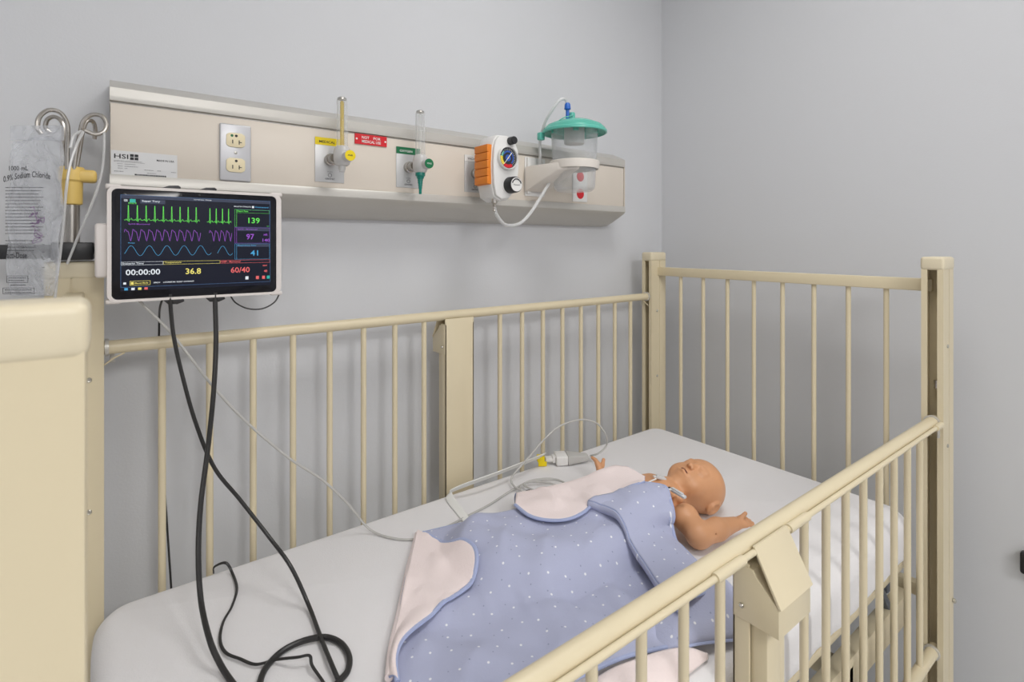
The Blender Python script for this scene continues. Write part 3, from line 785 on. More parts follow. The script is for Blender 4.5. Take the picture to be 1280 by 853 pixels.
def manikin():
    C = Clay((-.35, -.205, -.002), (.185, .275, .135), .0017)
    # local axes: x towards the crown, y towards the manikin's right arm, z up out of the face
    # trunk and legs
    C.ell((-.035, 0, .048), (.072, .064, .040)); C.ell((-.105, 0, .040), (.07, .066, .036), .03); C.ell((-.16, 0, .032), (.045, .056, .028), .02)
    for s in (-1, 1):
        C.ell((-.02, s * .03, .078), (.035, .028, .008), .012)          # chest plates
        C.cap((-.005, s * .012, .082), (.004, s * .056, .068), .006, .008, .012)   # collar bones
        C.cap((-.165, s * .028, .028), (-.235, s * .046, .026), .023, .019, .012)
        C.cap((-.235, s * .046, .026), (-.295, s * .034, .016), .018, .012, .008)
        C.cap((-.295, s * .034, .014), (-.305, s * .046, .022), .010, .007, .008)
    C.cap((.075, 0, .052), (.0, 0, .056), .029, .034, .016)               # neck
    # head, rolled a little towards the front rail
    class K:
        t = math.radians(13.0); ct, st = math.cos(t), math.sin(t); R = np.array([[1, 0, 0], [0, ct, st], [0, -st, ct]])
        @classmethod
        def p(k, q): q = np.array(q, float) - (0, 0, .060); return (q[0] - .012, q[1] * k.ct - q[2] * k.st, q[1] * k.st + q[2] * k.ct + .056)
        @classmethod
        def ell(k, c, r, s=.01, cut=False, rot=None):
            M = k.R.T if rot is None else k.R.T @ np.array(rot)
            C.ell(k.p(c), r, s, cut, M)
        @classmethod
        def cap(k, a, b, ra, rb, s=.008, cut=False): C.cap(k.p(a), k.p(b), ra, rb, s, cut)
    HEAD = K.p
    K.ell((.118, 0, .061), (.052, .053, .0595), .012)
    K.ell((.088, 0, .066), (.042, .044, .047), .02)
    K.ell((.128, 0, .052), (.046, .050, .050), .02)
    for s in (-1, 1):
        K.ell((.073, s * .024, .085), (.023, .020, .022), .014)         # cheeks
    K.ell((.053, 0, .086), (.014, .016, .013), .012)                      # chin
    K.ell((.066, 0, .101), (.014, .016, .009), .010)                      # muzzle
    for s in (-1, 1):
        K.ell((.097, s * .0195, .121), (.010, .013, .008), .010, cut=True)  # eye sockets
        K.ell((.096, s * .0190, .1085), (.0085, .0115, .0075), .005)       # closed lids
        K.cap((.0925, s * .010, .1160), (.0925, s * .027, .1125), .0006, .0006, .0014, cut=True)
        K.cap((.1060, s * .010, .1165), (.1060, s * .026, .1125), .0024, .0024, .010)     # brows
    K.cap((.100, 0, .116), (.083, 0, .120), .0042, .0058, .006)           # nose
    K.ell((.081, 0, .1215), (.0065, .0060, .0055), .004)
    for s in (-1, 1):
        K.ell((.0805, s * .0062, .1175), (.0048, .0040, .0045), .003)
        K.ell((.0762, s * .0034, .1185), (.0019, .0016, .0030), .001, cut=True)
    for y0, y1, z0, z1 in ((-.0125, 0, .1065, .1125), (0, .0125, .1125, .1065)):
        K.cap((.0690, y0, z0), (.0690, y1, z1), .0030 if y0 else .0036, .0036 if y0 else .0030, .003)
        K.cap((.0610, y0, z0 - .001), (.0610, y1, z1 - .001), .0030, .0036, .003)
    K.cap((.0650, -.0115, .1105), (.0650, 0, .1170), .0016, .0032, .0010, cut=True)
    K.cap((.0650, .0115, .1105), (.0650, 0, .1170), .0016, .0032, .0010, cut=True)
    for s in (-1, 1):                                                      # ears
        ca, sa = math.cos(.55), math.sin(.55)
        K.ell((.114, s * .0550, .044), (.0200, .0080, .0150), .003, rot=[[ca, 0, -sa], [0, 1, 0], [sa, 0, ca]])
        K.ell((.115, s * .0635, .045), (.0135, .0065, .0090), .002, cut=True, rot=[[ca, 0, -sa], [0, 1, 0], [sa, 0, ca]])
        K.ell((.108, s * .0575, .048), (.0045, .0035, .0070), .002)
    # left arm (towards the front rail): shoulder, elbow, wrist
    S_, E_, W_ = (-.006, -.084, .044), (-.010, -.130, .030), (.084, -.130, .034)
    C.ell((-.008, -.086, .045), (.029, .025, .027), .0035)
    C.cap(S_, E_, .0255, .0250, .005); C.ell((-.012, -.130, .031), (.024, .021, .023), .010)
    C.cap(E_, (.036, -.132, .034), .0225, .0220, .006); C.cap((.036, -.132, .034), W_, .0220, .0140, .006)
    C.cap((.014, -.156, .036), (.012, -.112, .052), .0016, .0016, .002, cut=True)
    hand(C, W_, (.97, -.14, .12), (-.10, -.25, .95), (.35, -.05, .93), .95)
    # right arm
    S2, E2, W2 = (-.008, .070, .046), (-.040, .135, .030), (-.043, .190, .034)
    C.cap(S2, E2, .026, .022, .008); C.cap(E2, W2, .0205, .0130, .008)
    hand(C, W2, (.10, .80, .60), (.75, -.45, .45), (.85, .10, .50), 1.05)
    C.d = np.maximum(C.d, (0.0 - C.ax[2])[None, None, :].astype(np.float32))
    V, F = surface_nets(C.d, C.lo, C.h)
    th = math.radians(-15.0); c, s = math.cos(th), math.sin(th)
    ox, oy = 1.003, .752
    def W(p): p = np.asarray(p, float); return np.stack([ox + p[..., 0] * c - p[..., 1] * s, oy + p[..., 0] * s + p[..., 1] * c, ZM + p[..., 2]], -1)
    root = mk('infant_manikin', W(V), F.tolist(), 'skin')
    tag(root, 'tan infant manikin lying on its back, bald head with closed eyes, arms spread', 'manikin')
    g = G(); g.add(*blob((.0650, 0, .1095), (.0030, .0108, .0046), lambda q: W(HEAD(q)))); g.mk('mouth_lining', 'mouth', root)
    return W

def blob(c, r, W, n=10):
    V = []; F = []
    for i in range(n + 1):
        a = math.pi * i / n
        for k in range(2 * n):
            b = math.pi * k / n
            V.append(W((c[0] + r[0] * math.sin(a) * math.cos(b), c[1] + r[1] * math.sin(a) * math.sin(b), c[2] + r[2] * math.cos(a))))
    for i in range(n):
        for k in range(2 * n):
            k2 = (k + 1) % (2 * n); F.append((i * 2 * n + k, i * 2 * n + k2, (i + 1) * 2 * n + k2, (i + 1) * 2 * n + k))
    return V, F

def hand(C, wrist, fwd, up, thumb, sc):
    """small open hand: palm, four unequal fingers with a bend, thumb leaving the side of the palm"""
    w = np.array(wrist, float); f = np.array(fwd, float); f /= np.linalg.norm(f)
    u = np.array(up, float); u -= f * (u @ f); u /= np.linalg.norm(u)
    sd = np.cross(u, f)
    th = np.array(thumb, float); th /= np.linalg.norm(th)
    side = 1.0 if sd @ th > 0 else -1.0
    if abs(sd @ th) < .3: side = 1.0
    for k, (off, L) in enumerate(((-.0085, .020), (-.003, .023), (.003, .0215), (.0085, .017))):
        o = sd * off * sc
        kn = w + f * .023 * sc + o * 1.15
        C.cap(w + o * .5, kn, .0078 * sc, .0062 * sc, .005)
        mid = kn + (f * .55 - u * .10 + sd * off * 4) * L * sc
        tip = mid + (f * .42 - u * .26 + sd * off * 3) * L * sc
        C.cap(kn, mid, .0050 * sc, .0045 * sc, .0018); C.cap(mid, tip, .0045 * sc, .0038 * sc, .0018)
    b = w + f * .008 * sc
    m = b + (th * .62 + f * .35) * .017 * sc
    C.cap(b, m, .0070 * sc, .0056 * sc, .004); C.cap(m, m + (th * .55 + f * .55) * .015 * sc, .0052 * sc, .0042 * sc, .002)
DOLL = manikin()

# ================================================================ blanket
D = {
    'main_top': [(0.5243,1.0224,-0.622),(0.5888,1.0047,-0.62),(0.657,0.981,-0.616),(0.7254,0.9533,-0.608),(0.8227,0.8992,-0.583),(0.9193,0.848,-0.558),(0.9521,0.7632,-0.54),(0.9492,0.7032,-0.538)],
    'main_right': [(0.9492,0.7032,-0.538),(0.9062,0.6597,-0.558),(0.9153,0.6702,-0.608),(0.8986,0.6099,-0.616),(0.8675,0.5423,-0.616),(0.821,0.4809,-0.613),(0.7766,0.4522,-0.616)],
    'main_bottom': [(0.2875,0.6561,-0.622),(0.3476,0.5931,-0.62),(0.4313,0.5667,-0.62),(0.5276,0.543,-0.618),(0.6091,0.5252,-0.616),(0.6822,0.4938,-0.614),(0.7766,0.4522,-0.616)],
    'main_left': [(0.2875,0.6561,-0.622),(0.3204,0.709,-0.62),(0.3545,0.7696,-0.62),(0.3954,0.8266,-0.621),(0.4522,0.9145,-0.622),(0.5243,1.0224,-0.622)],
    'lf_fold': [(0.3128,0.6973,-0.612),(0.3412,0.7493,-0.614),(0.3864,0.8171,-0.616),(0.4462,0.909,-0.617),(0.5209,1.0158,-0.618)],
    'lf_edge': [(0.3176,0.6791,-0.608),(0.3305,0.7148,-0.602),(0.358,0.7429,-0.602),(0.402,0.7617,-0.606),(0.4613,0.7819,-0.609),(0.5113,0.7942,-0.609),(0.5419,0.8199,-0.609),(0.5531,0.8591,-0.611),(0.5425,0.9102,-0.614),(0.5355,0.9624,-0.616),(0.5209,1.0158,-0.618)],
    'tf_fold': [(0.7542,0.9726,-0.606),(0.7759,0.9347,-0.594),(0.8156,0.9187,-0.581),(0.8679,0.8934,-0.564),(0.9293,0.8572,-0.549),(0.9551,0.8116,-0.538),(0.9485,0.758,-0.53)],
    'tf_edge': [(0.7024,0.9115,-0.598),(0.6977,0.8562,-0.592),(0.7183,0.8141,-0.584),(0.7468,0.7873,-0.572),(0.7896,0.7773,-0.555),(0.8586,0.7668,-0.536),(0.9197,0.735,-0.526)],
    'cb_l': [(0.7949,0.7825,-0.552),(0.8052,0.7427,-0.554),(0.8019,0.6955,-0.562),(0.7834,0.6428,-0.575),(0.7678,0.5995,-0.585),(0.7408,0.5488,-0.59),(0.7189,0.5083,-0.594)],
    'cb_r': [(0.9293,0.7427,-0.528),(0.9439,0.7034,-0.528),(0.9198,0.6618,-0.55),(0.9142,0.6617,-0.594),(0.8916,0.6087,-0.602),(0.8669,0.542,-0.604),(0.8348,0.4747,-0.602)],
    'pf_a': [(0.5357,0.5273,-0.623),(0.5733,0.5166,-0.612),(0.6175,0.5022,-0.608),(0.6629,0.4868,-0.608),(0.6958,0.4722,-0.612),(0.7173,0.4564,-0.622)],
    'pf_b': [(0.4987,0.4909,-0.624),(0.5281,0.4759,-0.624),(0.5721,0.4653,-0.624),(0.614,0.4575,-0.624),(0.6624,0.4549,-0.624),(0.7141,0.4543,-0.624)],
    'cable_thick': [(0.1565,1.118,-0.0916),(0.1562,1.116,-0.1122),(0.1552,1.1,-0.184),(0.1486,1.08,-0.2664),(0.1372,1.06,-0.3582),(0.1227,1.03,-0.4402),(0.1157,1.0,-0.505),(0.115,0.965,-0.5645),(0.1186,0.9,-0.5907),(0.1288,0.8689,-0.614),(0.1391,0.831,-0.622),(0.1518,0.7745,-0.622)],
    'cable_mid': [(0.0862,1.118,-0.0905),(0.086,1.116,-0.1074),(0.0904,1.11,-0.1639),(0.1027,1.1,-0.2347),(0.1224,1.09,-0.3212),(0.1485,1.07,-0.3995),(0.1879,1.06,-0.4642),(0.2262,1.02,-0.5245),(0.2502,0.965,-0.5612),(0.269,0.9274,-0.614),(0.263,0.8358,-0.618),(0.2584,0.7734,-0.616),(0.259,0.7449,-0.622),(0.256,0.7108,-0.622)],
    'cable_loop': [(0.1603,0.768,-0.622),(0.1666,0.8033,-0.622),(0.1816,0.8339,-0.622),(0.2085,0.8534,-0.622),(0.2394,0.8547,-0.621),(0.2685,0.8414,-0.62),(0.2854,0.8172,-0.622),(0.2871,0.7838,-0.622),(0.2765,0.758,-0.622),(0.2595,0.7462,-0.622),(0.2398,0.7344,-0.622)],
    'cable_small': [(0.1575,1.1447,-0.628),(0.1588,1.1441,-0.616),(0.1751,1.1268,-0.606),(0.1841,1.1155,-0.622),(0.1824,1.0586,-0.622),(0.167,1.0122,-0.622),(0.1485,0.9782,-0.622),(0.1379,0.9378,-0.622),(0.1403,0.9033,-0.622),(0.1553,0.8763,-0.622),(0.1721,0.8504,-0.622),(0.1972,0.8394,-0.62),(0.2208,0.8127,-0.611),(0.2358,0.8051,-0.611),(0.2351,0.7911,-0.616),(0.2405,0.7641,-0.622),(0.2434,0.7285,-0.622)],
    'cable_hang': [(0.077,1.14,-0.0974),(0.0747,1.18,-0.1184),(0.0775,1.245,-0.1499),(0.0785,1.262,-0.2156),(0.0812,1.262,-0.3434),(0.0864,1.26,-0.4716),(0.0914,1.255,-0.5669),(0.0965,1.235,-0.6781),(0.0984,1.225,-0.7441)],
    'cable_arc': [(0.1829,1.125,-0.0997),(0.1925,1.125,-0.114),(0.2134,1.125,-0.1263),(0.2392,1.125,-0.1282),(0.2613,1.125,-0.1171),(0.273,1.13,-0.099)],
    'cable_grey': [(0.037,1.14,-0.0949),(0.0461,1.138,-0.1066),(0.0897,1.132,-0.164),(0.1489,1.13,-0.2597),(0.2064,1.125,-0.3403),(0.2832,1.11,-0.4269),(0.351,1.1,-0.4896),(0.4057,1.098,-0.558),(0.4457,1.0921,-0.616),(0.4757,1.0446,-0.624),(0.5147,1.0111,-0.624),(0.5765,1.0112,-0.624),(0.6534,1.025,-0.624),(0.7225,1.0377,-0.624),(0.8071,1.0606,-0.622),(0.8622,1.058,-0.616),(0.9144,1.0301,-0.614),(0.9314,0.9997,-0.616),(0.9085,0.9781,-0.618),(0.8731,0.9836,-0.62),(0.8337,1.0136,-0.622),(0.8152,1.0546,-0.616),(0.8274,1.0907,-0.612),(0.8468,1.0955,-0.598),(0.8905,1.0927,-0.568),(0.947,1.0997,-0.538),(1.0059,1.0994,-0.513),(1.0675,1.0825,-0.503),(1.1057,1.0567,-0.513),(1.1234,1.0363,-0.543),(1.1313,1.0405,-0.578),(1.1077,1.0493,-0.598),(1.1025,1.0757,-0.612)],
    'cable_coil': [(0.8202,0.988,-0.624),(0.8168,1.0211,-0.62),(0.8232,1.0484,-0.616),(0.8617,1.064,-0.618),(0.897,1.0259,-0.616),(0.9034,0.9874,-0.616),(0.8759,0.9867,-0.618),(0.8465,1.0198,-0.618),(0.8423,1.0562,-0.616),(0.8752,1.0543,-0.612),(0.9179,1.0277,-0.612),(0.9284,0.9906,-0.616),(0.886,0.9684,-0.616),(0.834,0.9925,-0.62),(0.8028,0.9913,-0.624)],
    'ribbon': [(0.9753,1.1326,-0.606),(0.8704,1.1085,-0.598),(0.7832,1.0965,-0.596),(0.7127,1.0998,-0.6),(0.6708,1.1216,-0.614),(0.6621,1.126,-0.623),(0.6545,1.1018,-0.625),(0.6459,1.0513,-0.625),(0.6354,0.9935,-0.625),(0.6323,0.9629,-0.625)],
    'wire_a': [(0.902,0.7336,-0.524),(0.9373,0.7297,-0.522),(0.9467,0.7137,-0.524),(0.9562,0.694,-0.528)],
    'wire_b': [(0.905,0.736,-0.524),(0.938,0.7388,-0.522),(0.9708,0.7448,-0.526)],
    'clip_a': [(0.9643,0.702,-0.535),(0.9637,0.6618,-0.54)],
    'clip_b': [(0.9805,0.7544,-0.532),(1.0054,0.7426,-0.54)],
    'box': [(0.996,1.1219,-0.628),(1.0903,1.0638,-0.628),(1.03,1.1603,-0.598),(1.1133,1.1123,-0.598),(0.991,1.1649,-0.618)],
    'tags': [(0.9977,1.1586,-0.613),(0.9803,1.1384,-0.625)],
}
def body_height(x, y):
    """height over the sheet of the manikin's body as felt through the blanket"""
    a = np.array([1.0, .748]); b = np.array([.68, .838]); ab = b - a
    t = np.clip(((x - a[0]) * ab[0] + (y - a[1]) * ab[1]) / (ab @ ab), 0, 1)
    dd = np.hypot(x - a[0] - t * ab[0], y - a[1] - t * ab[1])
    st = t * t * (3 - 2 * t)
    h = .096 - .052 * st; r = .078 + .040 * st
    q = np.clip(1.32 * (1 - (dd / (r * 1.6)) ** 2), 0, 1)
    return h * q * q * (3 - 2 * q)

bl = thing('baby_blanket', (.65, .75, ZM), 'pale blue dotted baby blanket with pink lining folded over the manikin', 'blanket')
def patch(name, P, mats, th=.0045):
    """P: (n, m, 3) grid; first material faces up, second is the lining"""
    n, m, _ = P.shape
    V = P.reshape(-1, 3); F = []
    for i in range(n - 1):
        for j in range(m - 1): F.append((i * m + j, (i + 1) * m + j, (i + 1) * m + j + 1, i * m + j + 1))
    a = P[n // 2 + 1, m // 2] - P[n // 2, m // 2]; b = P[n // 2, m // 2 + 1] - P[n // 2, m // 2]
    if np.cross(a, b)[2] < 0: F = [f[::-1] for f in F]
    o = mk(name, V, F, None, bl, mats=mats, uv=V[:, :2].tolist())
    md = o.modifiers.new('thickness', 'SOLIDIFY'); md.thickness = th; md.offset = 0; md.material_offset = 1; md.material_offset_rim = 2
    return o
def hem(name, pts, r=.0036, n=70):
    g = G(); g.tube(spline(pts, n), r, 8, flat=.75); return g.mk(name, 'blue_hem', bl)

def wr(x, y, a=1.0):
    f1 = np.sin(34 * x + 21 * y + 1.3 * np.sin(17 * y)); f2 = np.sin(57 * y - 23 * x + 1.1 * np.sin(26 * x)); f3 = np.sin(70 * x - 44 * y + 2.0 * np.sin(19 * x + 11 * y))
    return a * (.0030 * f1 + .0020 * f2 + .0030 * np.clip(f3 - .55, 0, 1) * (1 + f1) + .0012 * np.sin(83 * x + 61 * y))

def coons(top, right, bottom, left, n=70, m=70):
    T, Bm = spline(top, m), spline(bottom, m); Lf, R = spline(left, n), spline(right[::-1], n)   # left and right run bottom -> top
    u = np.linspace(0, 1, m)[None, :, None]; v = np.linspace(0, 1, n)[:, None, None]
    return (1 - v) * Bm[None] + v * T[None] + (1 - u) * Lf[:, None] + u * R[:, None] - ((1 - u) * (1 - v) * Bm[0] + u * (1 - v) * Bm[-1] + (1 - u) * v * T[0] + u * v * T[-1])

P = coons(D['main_top'], D['main_right'], D['main_bottom'], D['main_left'], 90, 100)
x, y = P[..., 0], P[..., 1]
hb = body_height(x, y) + .004
e = np.linspace(0, 1, 100)[None, :]; w = np.linspace(0, 1, 90)[:, None]
fade = np.clip(12 * e, 0, 1) * np.clip(12 * (1 - e), 0, 1) * np.clip(12 * w, 0, 1) * np.clip(10 * (1 - w), 0, 1)
base = np.minimum(P[..., 2] - ZM, .04)
z = np.maximum(np.maximum(base * .35, .006), hb)
# soft ridges running from the body towards the front edge
ridge = .014 * np.exp(-((x - .70 - .25 * (y - .62)) / .028) ** 2) * np.clip((.72 - y) / .1, 0, 1) * np.clip((y - .50) / .05, 0, 1)
ridge += .010 * np.exp(-((x - .60 - .6 * (y - .68)) / .03) ** 2) * np.clip((.76 - y) / .1, 0, 1) * np.clip((y - .55) / .05, 0, 1)
z = z + (ridge + wr(x, y) + .002) * fade
P[..., 2] = fade * (ZM + np.maximum(z, .004)) + (1 - fade) * np.maximum(P[..., 2], ZM + .004)
patch('main_panel', P, ['blue', 'pink', 'blue_hem'])
hem('hem_upper', [tuple(p) for p in spline(D['main_top'], 30)[:14]])
hem('hem_front', D['main_bottom'])

def ruled(a, b, n, m, arch=0.0, sag=None):
    A, B = spline(a, m), spline(b, m); t = np.linspace(0, 1, n)[:, None, None]
    Q = A[None] * (1 - t) + B[None] * t
    Q[..., 2] += arch * np.sin(math.pi * t[..., 0]) ** .8
    return Q

def z_main(x, y):
    return ZM + np.maximum(body_height(x, y) + .004, .006) + np.maximum(wr(x, y), 0) + .002

# folded-back left corner, lining up
Q = ruled(D['lf_fold'], D['lf_edge'], 24, 60, .006)
Q[..., 2] += wr(Q[..., 0] * 1.2, Q[..., 1] * 1.3, .5) * np.sin(math.pi * np.linspace(0, 1, 24))[:, None]
Q[..., 2] = np.maximum(Q[..., 2], z_main(Q[..., 0], Q[..., 1]) + .009)
D['lf_edge'] = [tuple(p) for p in Q[-1][::3]]
patch('folded_corner', Q, ['pink', 'blue', 'blue_hem']); hem('hem_corner', D['lf_edge'], .0042)
# fold roll joining corner and panel
g = G(); g.tube(spline(D['lf_fold'], 60), .006, 10); g.mk('fold_roll', 'pink', bl)
# turned-back upper edge, lining up
Q = ruled(D['tf_fold'], D['tf_edge'], 24, 60, .004)
Q[..., 2] = np.maximum(Q[..., 2], z_main(Q[..., 0], Q[..., 1]) + .009)
ed = [tuple(p) for p in Q[-1]]
Q[..., 2] += wr(Q[..., 0], Q[..., 1], .35)
patch('turned_back_edge', Q, ['pink', 'blue', 'blue_hem'])
hem('hem_turned', [tuple(p) for p in Q[-1][::3]], .0042)
sk = Q[0][::-1].copy(); dn = sk.copy(); dn[:, 2] = np.maximum(ZM + .006, dn[:, 2] - .075); dn[:, :2] += np.array([.012, .022])
tt = np.linspace(0, 1, 14)[:, None, None]; K = sk[None] * (1 - tt) + dn[None] * tt; K[..., :2] += (np.array([.010, .018]) * np.sin(math.pi * tt))
patch('back_drop', K, ['pink', 'blue', 'blue_hem'])
# band folded across the chest and down to the front rail
Q = ruled(D['cb_l'], D['cb_r'], 40, 80, .010)
bh = body_height(Q[..., 0], Q[..., 1])
tt = np.linspace(0, 1, 80)[None, :]
Q[..., 2] = np.maximum(Q[..., 2], ZM + np.minimum(bh, .094) * (1 - .0 * tt) + .012 * np.sin(math.pi * np.linspace(0.12, 0.9, 40))[:, None])
Q[..., 2] += wr(Q[..., 0] + .3, Q[..., 1], .4)
lift = .013 * np.clip(1 - np.linspace(0, 1, 40) * 1.15, 0, 1)[:, None] ** .6 + .006
Q[..., 2] = np.maximum(Q[..., 2], z_main(Q[..., 0], Q[..., 1]) + lift) + .020 * np.clip((tt - .72) / .28, 0, 1) ** 1.5
band = Q
patch('chest_band', Q, ['blue', 'pink', 'blue_hem'])
hem('hem_chest', [tuple(p) for p in Q[-1][::4]], .0040)
# its rolled lower fold
A = Q[0]; dn = A.copy(); dn[:, 2] -= .022; dn[:, :2] += np.array([.014, .004])
t3 = np.linspace(0, 1, 10)[:, None, None]; K = A[None] * (1 - t3) + dn[None] * t3; K[..., :2] += np.array([-.008, -.003]) * np.sin(math.pi * t3)
patch('band_fold', K, ['blue', 'blue', 'blue_hem'])
# crumpled tail by the front rail and the lining showing under the hem
tl = coons([(.70, .60, ZM + .004), (.76, .575, ZM + .018), (.84, .55, ZM + .02), (.885, .545, ZM + .008)], [(.885, .545, ZM + .008), (.875, .50, ZM + .012), (.84, .455, ZM + .010), (.80, .436, ZM + .006)],
           [(.66, .50, ZM + .006), (.70, .475, ZM + .018), (.75, .452, ZM + .016), (.80, .436, ZM + .006)], [(.66, .50, ZM + .006), (.675, .53, ZM + .006), (.69, .565, ZM + .006), (.70, .60, ZM + .004)], 30, 40)
u_ = np.linspace(0, 1, 40)[None, :]; v_ = np.linspace(0, 1, 30)[:, None]
tl[..., 2] += .016 * np.sin(math.pi * v_) ** .5 * np.clip(6 * (1 - u_), 0, 1) * np.clip(2.5 * u_ - .4, 0, 1) + (.024 * np.sin(math.pi * u_) + .012 * np.sin(7 * u_ + 5 * v_) * np.sin(math.pi * u_)) * np.sin(math.pi * v_) ** .7
patch('crumpled_tail', tl, ['blue', 'pink', 'blue_hem']); hem('hem_tail', [tuple(p) for p in tl[0][::3]])
Q = ruled(D['pf_a'], D['pf_b'], 16, 40, .006); Q[..., 2] += wr(Q[..., 0] * 2, Q[..., 1] * 2, .6) * np.sin(math.pi * np.linspace(0, 1, 16))[:, None]
Q[..., 2] = np.maximum(Q[..., 2], ZM + .0035)
patch('front_lining', Q, ['pink', 'blue', 'pink'])

# ================================================================ tablet on its clamp
tb = thing('tablet_monitor', (.135, 1.13, -.1), 'tablet vital signs monitor in a pale bumper case showing coloured waveforms', 'tablet')
TX0, TX1, TZ0, TZ1 = -.004, .272, -.1005, .0985
TY = 1.117
g = G(); g.prism(rrect(TX0, TX1, TZ0, TZ1, .014), TY + .002, TY + .019, 'xz', .004); g.mk('bumper_case', 'case', tb)
g = G(); g.ring(rrect(TX0 + .0005, TX1 - .0005, TZ0 + .0005, TZ1 - .0005, .0135), rrect(.0025, .2625, -.0955, .0930, .009), TY - .003, TY + .004)
g.mk('bumper_rim', 'case', tb)
for cx in (TX0, TX1):
    for cz in (TZ0, TZ1):
        sx = 1 if cx < .1 else -1; sz = 1 if cz < 0 else -1
        g = G(); g.box(min(cx - sx * .002, cx + sx * .020), max(cx - sx * .002, cx + sx * .020), TY - .002, TY + .017, min(cz - sz * .002, cz + sz * .006), max(cz - sz * .002, cz + sz * .006), .0028, 3)
        g.mk('corner_guard', 'case', tb)
G().box(TX0 - .016, TX0 + .004, TY + .004, TY + .02, -.058, .034, .005, 3).mk('side_bracket', 'case', tb)
g = G(); g.prism(rrect(.0025, .2625, -.0955, .0930, .009), TY - .0015, TY + .004, 'xz', .0006); gl = g.mk('glass', 'glass', tb)
ys = TY - .0021
scr = rect(.0145, .2515, -.0812, .0832, ys, 'lit', tb, 'screen', t=.0005)
y2 = ys - .0003
def line_w(pts, r, m, nm):
    V = []; F = []
    for i, (x, z) in enumerate(pts):
        a = pts[max(i - 1, 0)]; b = pts[min(i + 1, len(pts) - 1)]
        dx, dz = b[0] - a[0], b[1] - a[1]; L = math.hypot(dx, dz) or 1
        nx, nz = -dz / L * r, dx / L * r
        V += [(x + nx, y2, z + nz), (x - nx, y2, z - nz)]
    for i in range(len(pts) - 1): F.append((2 * i, 2 * i + 1, 2 * i + 3, 2 * i + 2))
    mk(nm, V, F, m, scr, smooth=False)
def fr(x0, x1, z0, z1, m, w=.0004, nm='panel_frame'):
    g = G()
    for a in ((x0, x1, z0, z0 + w), (x0, x1, z1 - w, z1), (x0, x0 + w, z0, z1), (x1 - w, x1, z0, z1)): g.box(a[0], a[1], y2, y2 + .0002, a[2], a[3])
    g.mk(nm, m, scr, smooth=False)
def blk(x0, x1, z0, z1, m, nm='panel_block'): rect(x0, x1, z0, z1, y2 + .0001, m, scr, nm, t=.0002)
def ecg(x0, x1, n, z):
    p = []; d = (x1 - x0) / n
    for k in range(n):
        a = x0 + d * k
        p += [(a, z), (a + .18 * d, z), (a + .26 * d, z + .0018), (a + .34 * d, z), (a + .42 * d, z - .0015), (a + .46 * d, z + .0255), (a + .50 * d, z + .0255), (a + .55 * d, z - .003), (a + .6 * d, z), (a + .7 * d, z + .001), (a + .8 * d, z + .0032), (a + .9 * d, z)]
    return p
line_w(ecg(.0195, .1320, 9, .0402), .00036, 'g_green', 'heart_wave'); line_w(ecg(.1425, .1835, 4, .0395), .00036, 'g_green', 'heart_wave')
def plet(x0, x1, n, z):
    p = []
    for k in range(n * 14 + 1):
        t = k / 14; a = t * 2 * math.pi
        p.append((x0 + (x1 - x0) * t / n, z + .0085 * math.sin(a) + .0035 * math.sin(2 * a + 1.0) + .0012 * math.sin(5 * a)))
    return p
line_w(plet(.0200, .1325, 10, .0165), .00030, 'g_purple', 'oxygen_wave'); line_w(plet(.1465, .1835, 4, .0165), .00030, 'g_purple', 'oxygen_wave')
line_w([(.0203 + .1291 * k / 120, -.0125 + .0086 * math.sin(2 * math.pi * (5 * k / 120) - .6)) for k in range(121)], .00028, 'g_blue', 'breath_wave')
line_w([(.1596 + .0253 * k / 30, -.0135 + .0086 * math.sin(2 * math.pi * (1 * k / 30) - .6)) for k in range(31)], .00028, 'g_blue', 'breath_wave')
fr(.0148, .2512, -.0750, .0830, 'g_frame', .0005, 'window_frame')
blk(.0150, .2510, .0772, .0826, 'g_dim', 'title_bar'); blk(.042, .078, .0692, .0762, 'g_dim', 'tab')
text('Super Tory', .0445, .0712, .0040, y2 - .0002, 'g_white', scr, .026)
text('Normal Case - Running', .122, .0785, .0024, y2 - .0002, 'g_white', scr, .028)
blk(.0275, .0355, .0702, .0762, 'g_teal', 'signal_icon'); text('SIMULATOR CONNECTED', .187, .0692, .0022, y2 - .0002, 'g_white', scr, .030); blk(.2185, .222, .0682, .0722, 'g_white', 'link_icon'); text('Connected', .2235, .0690, .0028, y2 - .0002, 'g_blue', scr, .024)
for z in (.0735, .0722, .0749): blk(.0195, .0245, z - .0003, z + .0003, 'g_white', 'menu_icon')
text('ECG II', .0255, .0678, .0026, y2 - .0002, 'g_green', scr, .011); text('SpO2 Monitored', .0255, .0318, .0026, y2 - .0002, 'g_purple', scr, .030); text('Resp', .0255, -.0005, .0024, y2 - .0002, 'g_blue', scr, .009)
fr(.1885, .2500, .0312, .0650, 'g_frame', .0003); fr(.1925, .2495, .0585, .0645, 'g_green', .0003); fr(.1885, .1920, .0320, .0650, 'g_green', .0004)
text('Heart Rate', .1935, .0602, .0030, y2 - .0002, 'g_green', scr, .018); text('139', .2120, .0388, .0108, y2 - .0002, 'g_green', scr, .0202); text('bpm', .245, .0328, .0022, y2 - .0002, 'g_green', scr)
fr(.1885, .2500, .0005, .0305, 'g_purple', .0003); fr(.1885, .1920, .0005, .0305, 'g_purple', .0004); blk(.1925, .2495, .0240, .0300, 'g_dim')
text('SpO2 - Monitored', .1935, .0255, .0030, y2 - .0002, 'g_purple', scr, .034); text('97', .2086, .0076, .0108, y2 - .0002, 'g_purple', scr, .0136); text('HR', .2395, .0150, .0042, y2 - .0002, 'g_purple', scr, .007); text('140', .2373, .0034, .0060, y2 - .0002, 'g_purple', scr, .0130)
